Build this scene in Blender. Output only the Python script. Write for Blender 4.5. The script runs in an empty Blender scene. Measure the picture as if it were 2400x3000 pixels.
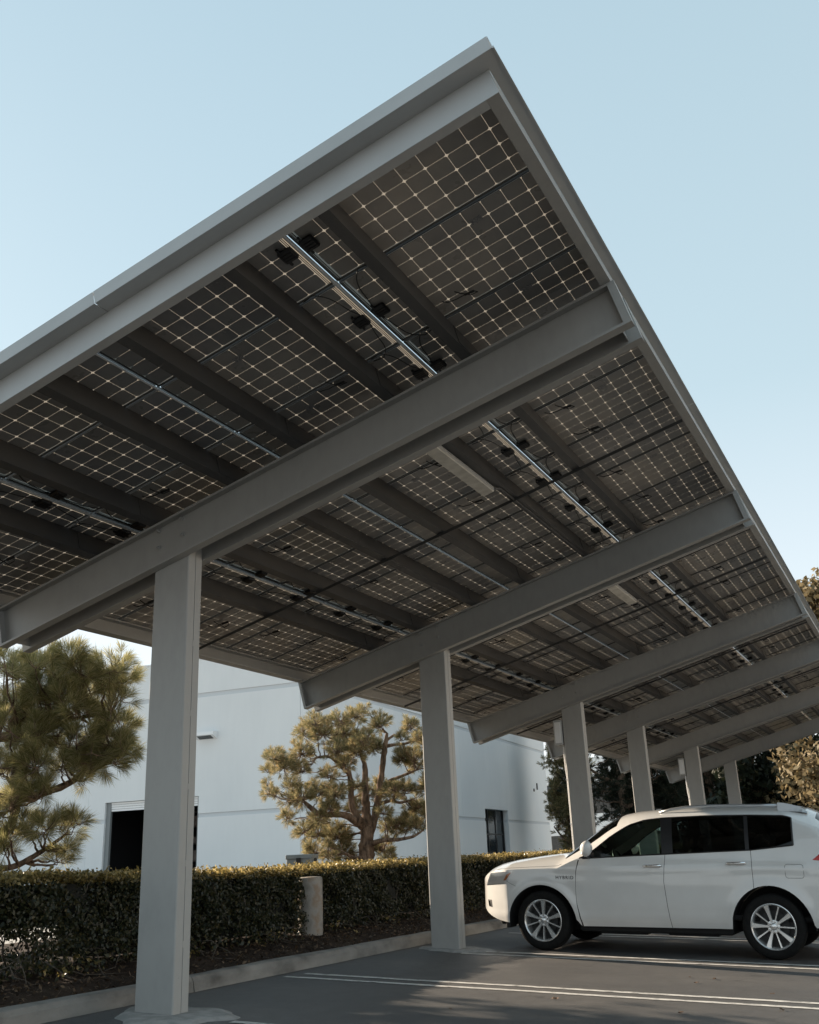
import bpy, math, random
import numpy as np
from mathutils import Vector, Matrix
rnd = random.Random(7); nr = np.random.RandomState(11)
R = math.radians
scene = bpy.context.scene
COL = scene.collection

# ------------------------------------------------------------------ helpers
def tag(o, label=None, cat=None, group=None, kind=None):
    if label: o['label'] = label
    if cat: o['category'] = cat
    if group: o['group'] = group
    if kind: o['kind'] = kind
    return o
def empty(name, loc, label=None, cat=None, group=None, mat=None):
    o = bpy.data.objects.new(name, None); COL.objects.link(o)
    o.empty_display_size = .2
    if mat is not None: o.matrix_world = mat
    else: o.location = loc
    return tag(o, label, cat, group)
class MB:
    def __init__(s): s.v = []; s.f = []; s.m = []; s.mi = 0; s.tf = None
    def add(s, vs, fs, mi=None):
        n = len(s.v)
        for p in vs: s.v.append(tuple(s.tf(*p)) if s.tf else tuple(p))
        for f in fs: s.f.append(tuple(i + n for i in f)); s.m.append(s.mi if mi is None else mi)
    def box(s, a, b, mi=None):
        x0, y0, z0 = a; x1, y1, z1 = b
        s.add([(x0,y0,z0),(x1,y0,z0),(x1,y1,z0),(x0,y1,z0),(x0,y0,z1),(x1,y0,z1),(x1,y1,z1),(x0,y1,z1)],
              [(0,3,2,1),(4,5,6,7),(0,1,5,4),(1,2,6,5),(2,3,7,6),(3,0,4,7)], mi)
    def bbox(s, a, b, r, mi=None):
        # box with chamfered edges
        a = Vector(a); b = Vector(b); c = (a + b) / 2; h = (b - a) / 2; r = min(r, min(h) * .95)
        vs = []; ix = {}
        for sx in (-1,1):
            for sy in (-1,1):
                for sz in (-1,1):
                    for k in range(3):
                        d = [h[0], h[1], h[2]]
                        for j in range(3):
                            if j != k: d[j] -= r
                        ix[(sx,sy,sz,k)] = len(vs); vs.append((c[0]+sx*d[0], c[1]+sy*d[1], c[2]+sz*d[2]))
        fs = []
        S = (-1,1)
        for k in range(3):
            i, j = [(1,2),(0,2),(0,1)][k]
            for sg in S:
                q = []
                for (u, w) in ((-1,-1),(1,-1),(1,1),(-1,1)):
                    t = [0,0,0]; t[k] = sg; t[i] = u; t[j] = w; q.append(ix[(t[0],t[1],t[2],k)])
                fs.append(tuple(q))
        for k in range(3):   # edges along axis k
            i, j = [(1,2),(0,2),(0,1)][k]
            for u in S:
                for w in S:
                    t0 = [0,0,0]; t0[k] = -1; t0[i] = u; t0[j] = w; t1 = list(t0); t1[k] = 1
                    fs.append((ix[tuple(t0)+(i,)], ix[tuple(t1)+(i,)], ix[tuple(t1)+(j,)], ix[tuple(t0)+(j,)]))
        for sx in S:
            for sy in S:
                for sz in S: fs.append((ix[(sx,sy,sz,0)], ix[(sx,sy,sz,1)], ix[(sx,sy,sz,2)]))
        s.add(vs, fs, mi)
    def tube(s, pts, rad, n=8, mi=None, cap=True):
        pts = [Vector(p) for p in pts]
        if not hasattr(rad, '__len__'): rad = [rad] * len(pts)
        vs = []; prev = None
        for i, p in enumerate(pts):
            d = (pts[min(i+1, len(pts)-1)] - pts[max(i-1, 0)])
            if d.length < 1e-9: d = Vector((0,0,1))
            d.normalize()
            if prev is None:
                a = Vector((0,0,1)) if abs(d.z) < .9 else Vector((1,0,0))
                u = d.cross(a).normalized()
            else:
                u = prev - d * prev.dot(d)
                u = u.normalized() if u.length > 1e-6 else d.cross(Vector((0,0,1))).normalized()
            prev = u; w = d.cross(u)
            for k in range(n):
                t = 2*math.pi*k/n; vs.append(p + (u*math.cos(t) + w*math.sin(t)) * rad[i])
        fs = [(i*n+k, i*n+(k+1)%n, (i+1)*n+(k+1)%n, (i+1)*n+k) for i in range(len(pts)-1) for k in range(n)]
        if cap: fs += [tuple(range(n-1,-1,-1)), tuple((len(pts)-1)*n+k for k in range(n))]
        s.add(vs, fs, mi)
    def lathe(s, prof, n=48, ax='y', c=(0,0,0), mi=None):
        vs = []
        for (r, h) in prof:
            for k in range(n):
                t = 2*math.pi*k/n
                vs.append((c[0]+r*math.cos(t), c[1]+h, c[2]+r*math.sin(t)) if ax == 'y' else (c[0]+r*math.cos(t), c[1]+r*math.sin(t), c[2]+h))
        fs = [(i*n+k, (i+1)*n+k, (i+1)*n+(k+1)%n, i*n+(k+1)%n) for i in range(len(prof)-1) for k in range(n)]
        s.add(vs, fs, mi)
    def build(s, name, mats, parent=None, smooth=False, auto=None, fix=True):
        me = bpy.data.meshes.new(name); me.from_pydata(s.v, [], s.f)
        if not isinstance(mats, (list, tuple)): mats = [mats]
        for m in mats: me.materials.append(m)
        if len(mats) > 1: me.polygons.foreach_set('material_index', s.m)
        if fix:
            import bmesh
            bm = bmesh.new(); bm.from_mesh(me); bmesh.ops.recalc_face_normals(bm, faces=bm.faces); bm.to_mesh(me); bm.free()
        if smooth: me.polygons.foreach_set('use_smooth', [True]*len(me.polygons))
        if auto is not None: me.set_sharp_from_angle(angle=R(auto))
        me.update()
        o = bpy.data.objects.new(name, me); COL.objects.link(o)
        if parent: o.parent = parent
        return o
def np_mesh(name, V, nper, mats, parent=None, mi=None):
    """V: (n*nper,3) array, every nper vertices form one face"""
    n = len(V)//nper; me = bpy.data.meshes.new(name)
    me.vertices.add(len(V)); me.vertices.foreach_set('co', V.astype(np.float32).ravel())
    me.loops.add(len(V)); me.loops.foreach_set('vertex_index', np.arange(len(V), dtype=np.int32))
    me.polygons.add(n); me.polygons.foreach_set('loop_start', np.arange(0, len(V), nper, dtype=np.int32))
    me.polygons.foreach_set('loop_total', np.full(n, nper, dtype=np.int32))
    if not isinstance(mats, (list, tuple)): mats = [mats]
    for m in mats: me.materials.append(m)
    if mi is not None: me.polygons.foreach_set('material_index', mi.astype(np.int32))
    me.update(calc_edges=True); me.validate()
    o = bpy.data.objects.new(name, me); COL.objects.link(o)
    if parent: o.parent = parent
    return o
def interp(x, pts):
    return float(np.interp(x, [p[0] for p in pts], [p[1] for p in pts]))

# ------------------------------------------------------------------ materials
def mat(name, col=(.5,.5,.5), rough=.6, metal=0., spec=.5):
    m = bpy.data.materials.new(name); m.use_nodes = True
    b = m.node_tree.nodes['Principled BSDF']
    b.inputs['Base Color'].default_value = (*col, 1); b.inputs['Roughness'].default_value = rough
    b.inputs['Metallic'].default_value = metal; b.inputs['Specular IOR Level'].default_value = spec
    return m
def N(m, t, **kw):
    n = m.node_tree.nodes.new(t)
    for k, v in kw.items(): setattr(n, k, v)
    return n
def L(m, a, b): m.node_tree.links.new(a, b)
def noise(m, scale, detail=4, coord='Object', stretch=None, rough=.55):
    tc = N(m, 'ShaderNodeTexCoord'); nz = N(m, 'ShaderNodeTexNoise')
    nz.inputs['Scale'].default_value = scale; nz.inputs['Detail'].default_value = detail; nz.inputs['Roughness'].default_value = rough
    src = tc.outputs[coord]
    if coord == 'World': pass
    if stretch:
        mp = N(m, 'ShaderNodeMapping'); mp.inputs['Scale'].default_value = stretch
        L(m, src, mp.inputs['Vector']); src = mp.outputs['Vector']
    L(m, src, nz.inputs['Vector']); return nz
def wnoise(m, scale, detail=4, stretch=(1,1,1), rough=.55):
    g = N(m, 'ShaderNodeNewGeometry'); nz = N(m, 'ShaderNodeTexNoise'); mp = N(m, 'ShaderNodeMapping')
    nz.inputs['Scale'].default_value = scale; nz.inputs['Detail'].default_value = detail; nz.inputs['Roughness'].default_value = rough
    mp.inputs['Scale'].default_value = stretch
    L(m, g.outputs['Position'], mp.inputs['Vector']); L(m, mp.outputs['Vector'], nz.inputs['Vector']); return nz
def ramp(m, fac, stops):
    r = N(m, 'ShaderNodeValToRGB'); e = r.color_ramp.elements
    while len(e) < len(stops): e.new(.5)
    for i, (p, c) in enumerate(stops): e[i].position = p; e[i].color = (*c, 1)
    L(m, fac, r.inputs['Fac']); return r
def bump(m, h, strength=.3, dist=.01):
    b = N(m, 'ShaderNodeBump'); b.inputs['Strength'].default_value = strength; b.inputs['Distance'].default_value = dist
    L(m, h, b.inputs['Height']); L(m, b.outputs['Normal'], m.node_tree.nodes['Principled BSDF'].inputs['Normal'])
def P(m): return m.node_tree.nodes['Principled BSDF']
def varied(name, c0, c1, scale, rough=.6, metal=0., stretch=(1,1,1), bmp=0., lo=.35, hi=.65, spec=.5, detail=5):
    m = mat(name, c0, rough, metal, spec); nz = wnoise(m, scale, detail, stretch)
    r = ramp(m, nz.outputs['Fac'], [(lo, c0), (hi, c1)]); L(m, r.outputs['Color'], P(m).inputs['Base Color'])
    if bmp: bump(m, nz.outputs['Fac'], bmp, .01)
    return m
def leafmat(name, cols, trans=.35, rough=.6, scale=6., spec=.3, tcol=None):
    m = mat(name, cols[0], rough, 0, spec)
    g = N(m, 'ShaderNodeNewGeometry')
    r = ramp(m, g.outputs['Random Per Island'], [(i/(max(1, len(cols)-1)), c) for i, c in enumerate(cols)])
    L(m, r.outputs['Color'], P(m).inputs['Base Color'])
    t = N(m, 'ShaderNodeBsdfTranslucent'); mx = N(m, 'ShaderNodeMixShader'); mx.inputs[0].default_value = trans
    if tcol: t.inputs['Color'].default_value = (*tcol, 1)
    else: L(m, r.outputs['Color'], t.inputs['Color'])
    out = m.node_tree.nodes['Material Output']
    L(m, P(m).outputs[0], mx.inputs[1]); L(m, t.outputs[0], mx.inputs[2]); L(m, mx.outputs[0], out.inputs['Surface'])
    return m

M = {}
# painted structural steel: soft mottling, faint vertical streaks
m = mat('steel_paint', (.3,.3,.3), .5, 0, .4)
a = wnoise(m, 1.3, 5, (1,1,.35)); b = wnoise(m, 14, 4, (1,1,.4))
mx = N(m, 'ShaderNodeMath', operation='ADD'); L(m, a.outputs['Fac'], mx.inputs[0]); L(m, b.outputs['Fac'], mx.inputs[1])
md = N(m, 'ShaderNodeMath', operation='MULTIPLY'); L(m, mx.outputs[0], md.inputs[0]); md.inputs[1].default_value = .5
r = ramp(m, md.outputs[0], [(.3,(.315,.312,.30)),(.5,(.350,.346,.333)),(.7,(.372,.368,.355))]); L(m, r.outputs['Color'], P(m).inputs['Base Color'])
r2 = ramp(m, b.outputs['Fac'], [(.3,(.42,)*3),(.7,(.6,)*3)]); L(m, r2.outputs['Color'], P(m).inputs['Roughness'])
bump(m, a.outputs['Fac'], .06, .02); M['steel'] = m
M['purlin'] = varied('purlin_paint', (.050,.051,.053), (.078,.076,.074), 3, .5, .15, (1,.25,1))
M['trim'] = varied('trim_paint', (.43,.44,.44), (.48,.49,.49), 2, .42, .1, (1,1,1))
M['seam'] = mat('joint_dark', (.03,.03,.03), .8)
M['footing'] = varied('footing_concrete', (.22,.22,.21), (.33,.32,.31), 9, .9, bmp=.4)
# solar modules
m = leafmat('backsheet', [(.56,.51,.44),(.56,.51,.44)], .25, .6); M['backsheet'] = m
m = mat('solar_cell', (.05,.05,.055), .32, 0, .5)
g = N(m, 'ShaderNodeNewGeometry'); r = ramp(m, g.outputs['Random Per Island'], [(0,(.25,.246,.242)),(1,(.31,.302,.29))])
oi = N(m, 'ShaderNodeObjectInfo'); ro_ = ramp(m, oi.outputs['Random'], [(0,(.74,.76,.80)),(.5,(.95,.94,.92)),(1,(1.15,1.10,1.04))])
dn = wnoise(m, 2.2, 6); rd_ = ramp(m, dn.outputs['Fac'], [(.3,(.82,)*3),(.7,(1.12,1.08,1.03))])
mm = N(m, 'ShaderNodeMix', data_type='RGBA', blend_type='MULTIPLY'); mm.inputs['Factor'].default_value = 1; L(m, r.outputs['Color'], mm.inputs['A']); L(m, ro_.outputs['Color'], mm.inputs['B'])
mk = N(m, 'ShaderNodeMix', data_type='RGBA', blend_type='MULTIPLY'); mk.inputs['Factor'].default_value = 1; L(m, mm.outputs['Result'], mk.inputs['A']); L(m, rd_.outputs['Color'], mk.inputs['B'])
L(m, mk.outputs['Result'], P(m).inputs['Base Color'])
nz = wnoise(m, 5, 3); r2 = ramp(m, nz.outputs['Fac'], [(.3,(.25,)*3),(.7,(.42,)*3)]); L(m, r2.outputs['Color'], P(m).inputs['Roughness']); M['cell'] = m
M['frame'] = mat('module_frame', (.05,.048,.045), .45, .0)
M['jbox'] = mat('black_plastic', (.012,.012,.013), .45)
M['cable'] = mat('black_cable', (.010,.010,.010), .5)
M['conduit'] = varied('galvanised_conduit', (.78,.78,.77), (.86,.86,.85), 10, .3, .2)
m = varied('worn_label', (.13,.13,.14), (.27,.26,.25), 90, .5, lo=.45, hi=.55); M['sticker'] = m
M['lens'] = varied('light_lens', (.45,.43,.38), (.6,.58,.52), 8, .4)
# ground
m = mat('asphalt', (.05,.05,.052), .62, 0, .6)
fine = wnoise(m, 160, 3, rough=.7); mid = wnoise(m, 6, 5); big = wnoise(m, .5, 4, (.5,1.4,1))
r = ramp(m, big.outputs['Fac'], [(.3,(.050,.051,.054)),(.7,(.092,.088,.085))])
r1 = ramp(m, fine.outputs['Fac'], [(.3,(.55,)*3),(.62,(1.25,1.22,1.18))])
mm = N(m, 'ShaderNodeMix', data_type='RGBA', blend_type='MULTIPLY'); mm.inputs['Factor'].default_value = .8
L(m, r.outputs['Color'], mm.inputs['A']); L(m, r1.outputs['Color'], mm.inputs['B'])
r3 = ramp(m, mid.outputs['Fac'], [(.35,(.8,)*3),(.65,(1.2,)*3)])
m2 = N(m, 'ShaderNodeMix', data_type='RGBA', blend_type='MULTIPLY'); m2.inputs['Factor'].default_value = .5
L(m, mm.outputs['Result'], m2.inputs['A']); L(m, r3.outputs['Color'], m2.inputs['B'])
gq = N(m, 'ShaderNodeNewGeometry'); vn = wnoise(m, 1.7, 5); va = N(m, 'ShaderNodeVectorMath', operation='SCALE'); va.inputs['Scale'].default_value = .55; L(m, vn.outputs['Color'], va.inputs[0])
vb = N(m, 'ShaderNodeVectorMath', operation='ADD'); L(m, gq.outputs['Position'], vb.inputs[0]); L(m, va.outputs[0], vb.inputs[1])
vo = N(m, 'ShaderNodeTexVoronoi', feature='DISTANCE_TO_EDGE'); vo.inputs['Scale'].default_value = .42; L(m, vb.outputs[0], vo.inputs['Vector'])
rc = ramp(m, vo.outputs['Distance'], [(.0,(.45,)*3),(.0035,(.5,)*3),(.008,(1,)*3)])
sp = wnoise(m, 2.6, 2); rs_ = ramp(m, sp.outputs['Fac'], [(.24,(.55,)*3),(.31,(1,)*3)])
m3 = N(m, 'ShaderNodeMix', data_type='RGBA', blend_type='MULTIPLY'); m3.inputs['Factor'].default_value = .35; L(m, m2.outputs['Result'], m3.inputs['A']); L(m, rc.outputs['Color'], m3.inputs['B'])
m4 = N(m, 'ShaderNodeMix', data_type='RGBA', blend_type='MULTIPLY'); m4.inputs['Factor'].default_value = .8; L(m, m3.outputs['Result'], m4.inputs['A']); L(m, rs_.outputs['Color'], m4.inputs['B'])
L(m, m4.outputs['Result'], P(m).inputs['Base Color']); bump(m, fine.outputs['Fac'], .5, .006); M['asphalt'] = m
m = mat('soil', (.05,.035,.025), .95, 0, .2)
a = wnoise(m, 3, 8); b = wnoise(m, 40, 5)
r = ramp(m, a.outputs['Fac'], [(.3,(.022,.015,.011)),(.55,(.05,.034,.025)),(.75,(.085,.062,.046))]); L(m, r.outputs['Color'], P(m).inputs['Base Color'])
bump(m, b.outputs['Fac'], 1., .04); M['soil'] = m
m = mat('kerb_concrete', (.28,.26,.24), .9, 0, .3)
a = wnoise(m, 2.2, 6, (1,1,2)); b = wnoise(m, 60, 4)
r = ramp(m, a.outputs['Fac'], [(.28,(.12,.112,.103)),(.5,(.235,.222,.205)),(.75,(.31,.295,.27))]); L(m, r.outputs['Color'], P(m).inputs['Base Color'])
bump(m, b.outputs['Fac'], .5, .01); M['kerb'] = m
# worn stripe paint: paint mixed with asphalt by a wear mask
m = mat('stripe_paint', (.6,.6,.58), .7, 0, .3)
a = wnoise(m, 22, 6, (.35,1,1), .7)
r = ramp(m, a.outputs['Fac'], [(.36,(.09,.09,.09)),(.46,(.46,.45,.43)),(.6,(.62,.61,.58))]); L(m, r.outputs['Color'], P(m).inputs['Base Color']); M['stripe'] = m
M['drive'] = varied('driveway_concrete', (.30,.29,.27), (.38,.37,.35), 1.2, .9, bmp=.1)
# building
m = mat('white_wall', (.72,.74,.76), .85, 0, .3)
a = wnoise(m, .35, 4, (1,1,.6)); b = wnoise(m, 5, 4, (1,1,.12))
r = ramp(m, a.outputs['Fac'], [(.3,(.74,.755,.765)),(.7,(.80,.81,.815))]); r1 = ramp(m, b.outputs['Fac'], [(.35,(.985,)*3),(.6,(1,)*3)])
mm = N(m, 'ShaderNodeMix', data_type='RGBA', blend_type='MULTIPLY'); mm.inputs['Factor'].default_value = 1
L(m, r.outputs['Color'], mm.inputs['A']); L(m, r1.outputs['Color'], mm.inputs['B']); L(m, mm.outputs['Result'], P(m).inputs['Base Color'])
bump(m, b.outputs['Fac'], .05, .01); M['wall'] = m
M['band'] = mat('reveal_band', (.60,.625,.65), .85)
M['darkglass'] = mat('dark_glass', (.012,.018,.022), .08, 0, .6)
M['doorframe'] = mat('door_frame', (.22,.235,.24), .5)
M['slat'] = mat('door_dark', (.02,.02,.022), .5)
M['junk'] = varied('store_shelf', (.03,.03,.03), (.16,.12,.10), 3, .7)
M['stucco'] = varied('pale_stucco', (.64,.59,.52), (.72,.67,.60), .6, .9, bmp=.1)
M['cap'] = mat('parapet_cap', (.8,.81,.82), .4, .2)
M['cabinet'] = varied('cabinet_paint', (.21,.23,.23), (.25,.27,.27), 5, .5)
m = mat('bollard_concrete', (.3,.25,.2), .9, 0, .3)
a = wnoise(m, 5, 6)
r = ramp(m, a.outputs['Fac'], [(.3,(.2,.185,.165)),(.5,(.34,.31,.275)),(.62,(.30,.22,.16)),(.75,(.37,.345,.31))]); L(m, r.outputs['Color'], P(m).inputs['Base Color'])
bump(m, a.outputs['Fac'], .5, .02); M['bollard'] = m
# vegetation
M['needle'] = leafmat('pine_needles', [(.13,.135,.055),(.24,.23,.09),(.38,.34,.155),(.54,.47,.28)], .58)
M['needle_far'] = leafmat('pine_needles_sunny', [(.09,.10,.045),(.20,.19,.085),(.42,.37,.21),(.50,.34,.18)], .48)
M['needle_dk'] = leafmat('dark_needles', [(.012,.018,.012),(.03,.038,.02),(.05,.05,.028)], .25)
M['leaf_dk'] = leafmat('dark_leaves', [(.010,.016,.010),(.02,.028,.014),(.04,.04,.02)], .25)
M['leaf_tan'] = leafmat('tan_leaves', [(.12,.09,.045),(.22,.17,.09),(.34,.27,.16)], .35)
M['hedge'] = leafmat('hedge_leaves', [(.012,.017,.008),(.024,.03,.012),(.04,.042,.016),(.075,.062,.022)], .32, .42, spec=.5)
M['hedgelit'] = leafmat('hedge_sunlit_leaves', [(.08,.07,.022),(.24,.18,.06),(.50,.39,.17)], .5, .35, spec=.6)  # sunlight on the hedge top put into paler, yellower leaf colours
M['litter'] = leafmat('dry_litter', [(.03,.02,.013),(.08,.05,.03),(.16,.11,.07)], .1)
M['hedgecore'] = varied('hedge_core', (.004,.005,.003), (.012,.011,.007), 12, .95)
M['twig'] = varied('twig_bark', (.06,.05,.04), (.12,.10,.08), 20, .9)
m = mat('pine_bark', (.12,.07,.05), .95, 0, .2)
a = wnoise(m, 16, 6, (1,1,.35)); r = ramp(m, a.outputs['Fac'], [(.35,(.07,.05,.038)),(.55,(.22,.15,.105)),(.75,(.37,.27,.20))]); L(m, r.outputs['Color'], P(m).inputs['Base Color'])
bump(m, a.outputs['Fac'], 1., .04); M['bark'] = m
# car
m = mat('pearl_white_paint', (.62,.615,.60), .28, 0, .5); P(m).inputs['Coat Weight'].default_value = 1.; P(m).inputs['Coat Roughness'].default_value = .06
nz = wnoise(m, 4, 4); r = ramp(m, nz.outputs['Fac'], [(.3,(.61,.605,.59)),(.7,(.65,.645,.63))]); L(m, r.outputs['Color'], P(m).inputs['Base Color']); M['paint'] = m
M['blacktrim'] = mat('black_trim', (.012,.012,.013), .35)
m = varied('tyre_rubber', (.008,.008,.008), (.014,.0135,.013), 30, .9, spec=.2); M['tyre'] = m
M['alloy'] = varied('alloy', (.64,.64,.64), (.72,.72,.71), 8, .22, .75)
M['disc'] = mat('brake_disc', (.035,.035,.035), .5, .5)
M['chrome'] = mat('chrome', (.8,.8,.8), .1, 1)
M['bowl'] = mat('lamp_bowl', (.88,.88,.88), .3, 0)
M['under'] = mat('underbody', (.012,.012,.012), .9)
M['seat'] = varied('seat_fabric', (.10,.095,.085), (.14,.135,.12), 30, .9)
m = bpy.data.materials.new('car_glass'); m.use_nodes = True; nt = m.node_tree; nt.nodes.clear()
def glassmat(m, tint):
    nt = m.node_tree; o = nt.nodes.new('ShaderNodeOutputMaterial'); t = nt.nodes.new('ShaderNodeBsdfTransparent'); gl = nt.nodes.new('ShaderNodeBsdfGlossy')
    f = nt.nodes.new('ShaderNodeFresnel'); f.inputs['IOR'].default_value = 1.45; x = nt.nodes.new('ShaderNodeMixShader')
    t.inputs['Color'].default_value = (*tint, 1); gl.inputs['Roughness'].default_value = .02
    nt.links.new(f.outputs[0], x.inputs[0]); nt.links.new(t.outputs[0], x.inputs[1]); nt.links.new(gl.outputs[0], x.inputs[2]); nt.links.new(x.outputs[0], o.inputs[0])
glassmat(m, (.42,.52,.48)); M['cglass'] = m
m = bpy.data.materials.new('privacy_glass'); m.use_nodes = True; m.node_tree.nodes.clear(); glassmat(m, (.10,.12,.12)); M['pglass'] = m
m = bpy.data.materials.new('lamp_glass'); m.use_nodes = True; m.node_tree.nodes.clear(); glassmat(m, (.9,.9,.9)); M['lglass'] = m
M['amber'] = mat('amber_reflector', (.62,.22,.07), .25); M['red'] = mat('tail_red', (.45,.02,.02), .2)
M['silver'] = mat('rail_silver', (.42,.43,.44), .35, .7)
M['deadleaf'] = mat('dead_leaf', (.10,.055,.03), .8)

# ------------------------------------------------------------------ solved geometry (metres)
XR, WC, DC, TILT, XL, LB, HB, BF, ZC, XK = -2.4063, .3967, .2009, .25191, -4.4381, 6.7101, .4078, .0956, 3.7547, -2.989
YC = [0, 5.49, 11.613, 16.272, 22.288, 28.363]
KS = .036
ct, st = math.cos(TILT), math.sin(TILT)
ZB0 = ZC + (XL - XR) * math.tan(TILT)
def CP(s, y, h): return (XL + s*ct - h*st, y, ZB0 + s*st + h*ct)
def gz(x): return -KS*(x - XR)
ROOT = Vector((XR, 0, 0))
RL = lambda p: (p[0]-XR, p[1], p[2])
def CPR(s, y, h): return RL(CP(s, y, h))

# ------------------------------------------------------------------ setting
def lot():
    xs = [XK-.01, -1, 2, 6, 12, 25, 400]; zs = [gz(x) for x in xs[:-2]] + [gz(25), gz(25)]
    mb = MB(); ys = [-60, 0, 60, 400]
    vs = [(x, y, z) for y in ys for x, z in zip(xs, zs)]; n = len(xs)
    mb.add(vs, [(j*n+i, j*n+i+1, (j+1)*n+i+1, (j+1)*n+i) for j in range(len(ys)-1) for i in range(n-1)])
    tag(mb.build('parking_lot', M['asphalt']), 'dark grey asphalt of the parking lot', kind='structure')
lot()
def bed():
    mb = MB(); xs = list(np.linspace(XK-.17, -8.5, 30)); ys = list(np.linspace(-14, 75, 180))
    vs = []
    for y in ys:
        for i, x in enumerate(xs):
            z = interp(x, [(-8.5,.22),(-5,.28),(-4,.27),(-3.3,.16),(XK-.16,.115)])
            if 0 < i < len(xs)-1: z += .018*math.sin(x*9+y*3.1)*math.sin(y*5.3) + .012*nr.randn()*.6
            vs.append((x, y, z))
    n = len(xs)
    mb.add(vs, [(j*n+i, j*n+i+1, (j+1)*n+i+1, (j+1)*n+i) for j in range(len(ys)-1) for i in range(n-1)])
    tag(mb.build('planting_bed', M['soil'], smooth=True), 'dark bare soil of the planting bed', kind='structure')
    mb = MB(); mb.add([(-8.5,-60,.215),(-8.5,400,.215),(-400,400,.215),(-400,-60,.215)], [(0,1,2,3)])
    tag(mb.build('driveway', M['drive']), 'pale concrete driveway', kind='structure')
    mb = MB(); mb.add([(-600,-600,-1.2),(600,-600,-1.2),(600,900,-1.2),(-600,900,-1.2)], [(0,1,2,3)])
    tag(mb.build('ground', M['soil']), 'surrounding ground', kind='structure')
bed()
def kerb():
    mb = MB(); y = -8.; prof = [(XK, -.05), (XK-.025, .11), (XK-.05, .148), (XK-.075, .156), (XK-.17, .158), (XK-.17, -.05)]
    while y < 62:
        y1 = y + (3.05 if y > 3 or y < -3 else 3.05)
        a = y + .006; b = y1 - .006; sub = 10
        ys = np.linspace(a, b, sub); vs = []
        for yy in ys:
            w = .006*math.sin(yy*2.3)+.004*math.sin(yy*7.1)
            for (px, pz) in prof: vs.append((px + w + .003*nr.randn(), yy, pz + .002*nr.randn()))
        n = len(prof); fs = [(j*n+i, j*n+i+1, (j+1)*n+i+1, (j+1)*n+i) for j in range(sub-1) for i in range(n-1)]
        fs += [tuple(range(n)), tuple((sub-1)*n+i for i in range(n))]
        mb.add(vs, fs); y = y1
    tag(mb.build('kerb', M['kerb']), 'weathered concrete kerb with dark joints', kind='structure')
kerb()
def stripes():
    mb = MB()
    for (yy, x0, gap) in [(-.175,-1.75,.29),(2.56,-2.84,.29),(5.30,-2.08,.30),(8.2,-2.6,.30),(11.2,-2.1,.30),(14.0,-2.8,.3),(16.75,-2.1,.3),(19.5,-2.8,.3),(22.3,-2.1,.3),(25.1,-2.8,.3),(27.9,-2.1,.3)]:
        for sg in (-1, 1):
            yc = yy + sg*gap/2; xs = np.linspace(x0 + (.06 if sg > 0 else 0), 3.1, 90)
            vs = []
            for x in xs:
                wob = .006*math.sin(x*3+yy); 
                vs += [(x, yc-.043+wob+.0035*nr.randn(), gz(x)+.004), (x, yc+.043+wob+.0035*nr.randn(), gz(x)+.004)]
            mb.add(vs, [(2*i, 2*i+2, 2*i+3, 2*i+1) for i in range(len(xs)-1)])
    tag(mb.build('stall_stripes', M['stripe']), 'worn white painted double stall lines on the asphalt', kind='structure')
stripes()

# ------------------------------------------------------------------ solar carport
carport = empty('solar_carport', ROOT, 'long tilted grey steel carport roofed with solar panels over the parking bays', 'carport')
def beamz(x): return ZC + (x - XR)*math.tan(TILT)
def make_column(y, footing):
    mb = MB(); w = WC/2; d = DC/2; r = .012
    ring = [(-w+r,-d),(w-r,-d),(w-.004,-d+.004),(w,-d+r),(w,-.004),(w-.006,-.003),(w-.006,.003),(w,.004),(w,d-r),(w-r,d),(-w+r,d),(-w,d-r),(-w,.004),(-w+.006,.003),(-w+.006,-.003),(-w,-.004),(-w,-d+r)]
    n = len(ring); vs = [(x, yy, -.15) for x, yy in ring] + [(x, yy, beamz(XR+x)+.30) for x, yy in ring]
    mb.add(vs, [(i, (i+1)%n, n+(i+1)%n, n+i) for i in range(n)])
    # short weld beads bridging the seam on both sides
    for sx in (-1, 1):
        z = .5
        while z < 3.6:
            mb.box((sx*w-.003, -.006, z), (sx*w+.0015, .006, z+.05)); z += .62
    mb.tube([(w+.001,-.04,.28),(w+.003,-.04,.28)], .008, 8)
    c = mb.build('column', M['steel'], carport, fix=False); c.location = (0, y, 0)
    import bmesh
    bm = bmesh.new(); bm.from_mesh(c.data); bmesh.ops.recalc_face_normals(bm, faces=bm.faces); bm.to_mesh(c.data); bm.free()
    # footing skirt of concrete
    i0 = y; f = MB(); pts = []; k = 70; z0 = .006
    for i in range(k):
        t = 2*math.pi*i/k; nn = .05*math.sin(t*3+i0)+.035*math.sin(t*7+2*i0)+.012*nr.rand(); rx = .50 + nn; ry = .40 + nn
        if footing == 2: rx *= .95; ry *= .62
        pts.append((.12+rx*math.cos(t), ry*math.sin(t)))
    vs = [(p[0]*.86, p[1]*.86, z0+.022+gz(XR+p[0])) for p in pts] + [(p[0], p[1], .001+gz(XR+p[0])) for p in pts] + [(p[0], p[1], -.1) for p in pts]
    f.add(vs, [tuple(range(k))] + [(i,(i+1)%k,k+(i+1)%k,k+i) for i in range(k)] + [(k+i,k+(i+1)%k,2*k+(i+1)%k,2*k+i) for i in range(k)])
    f.build('footing', M['footing'], c)
    return c
for i, y in enumerate(YC): make_column(y, 1 if i == 0 else 2)
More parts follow.
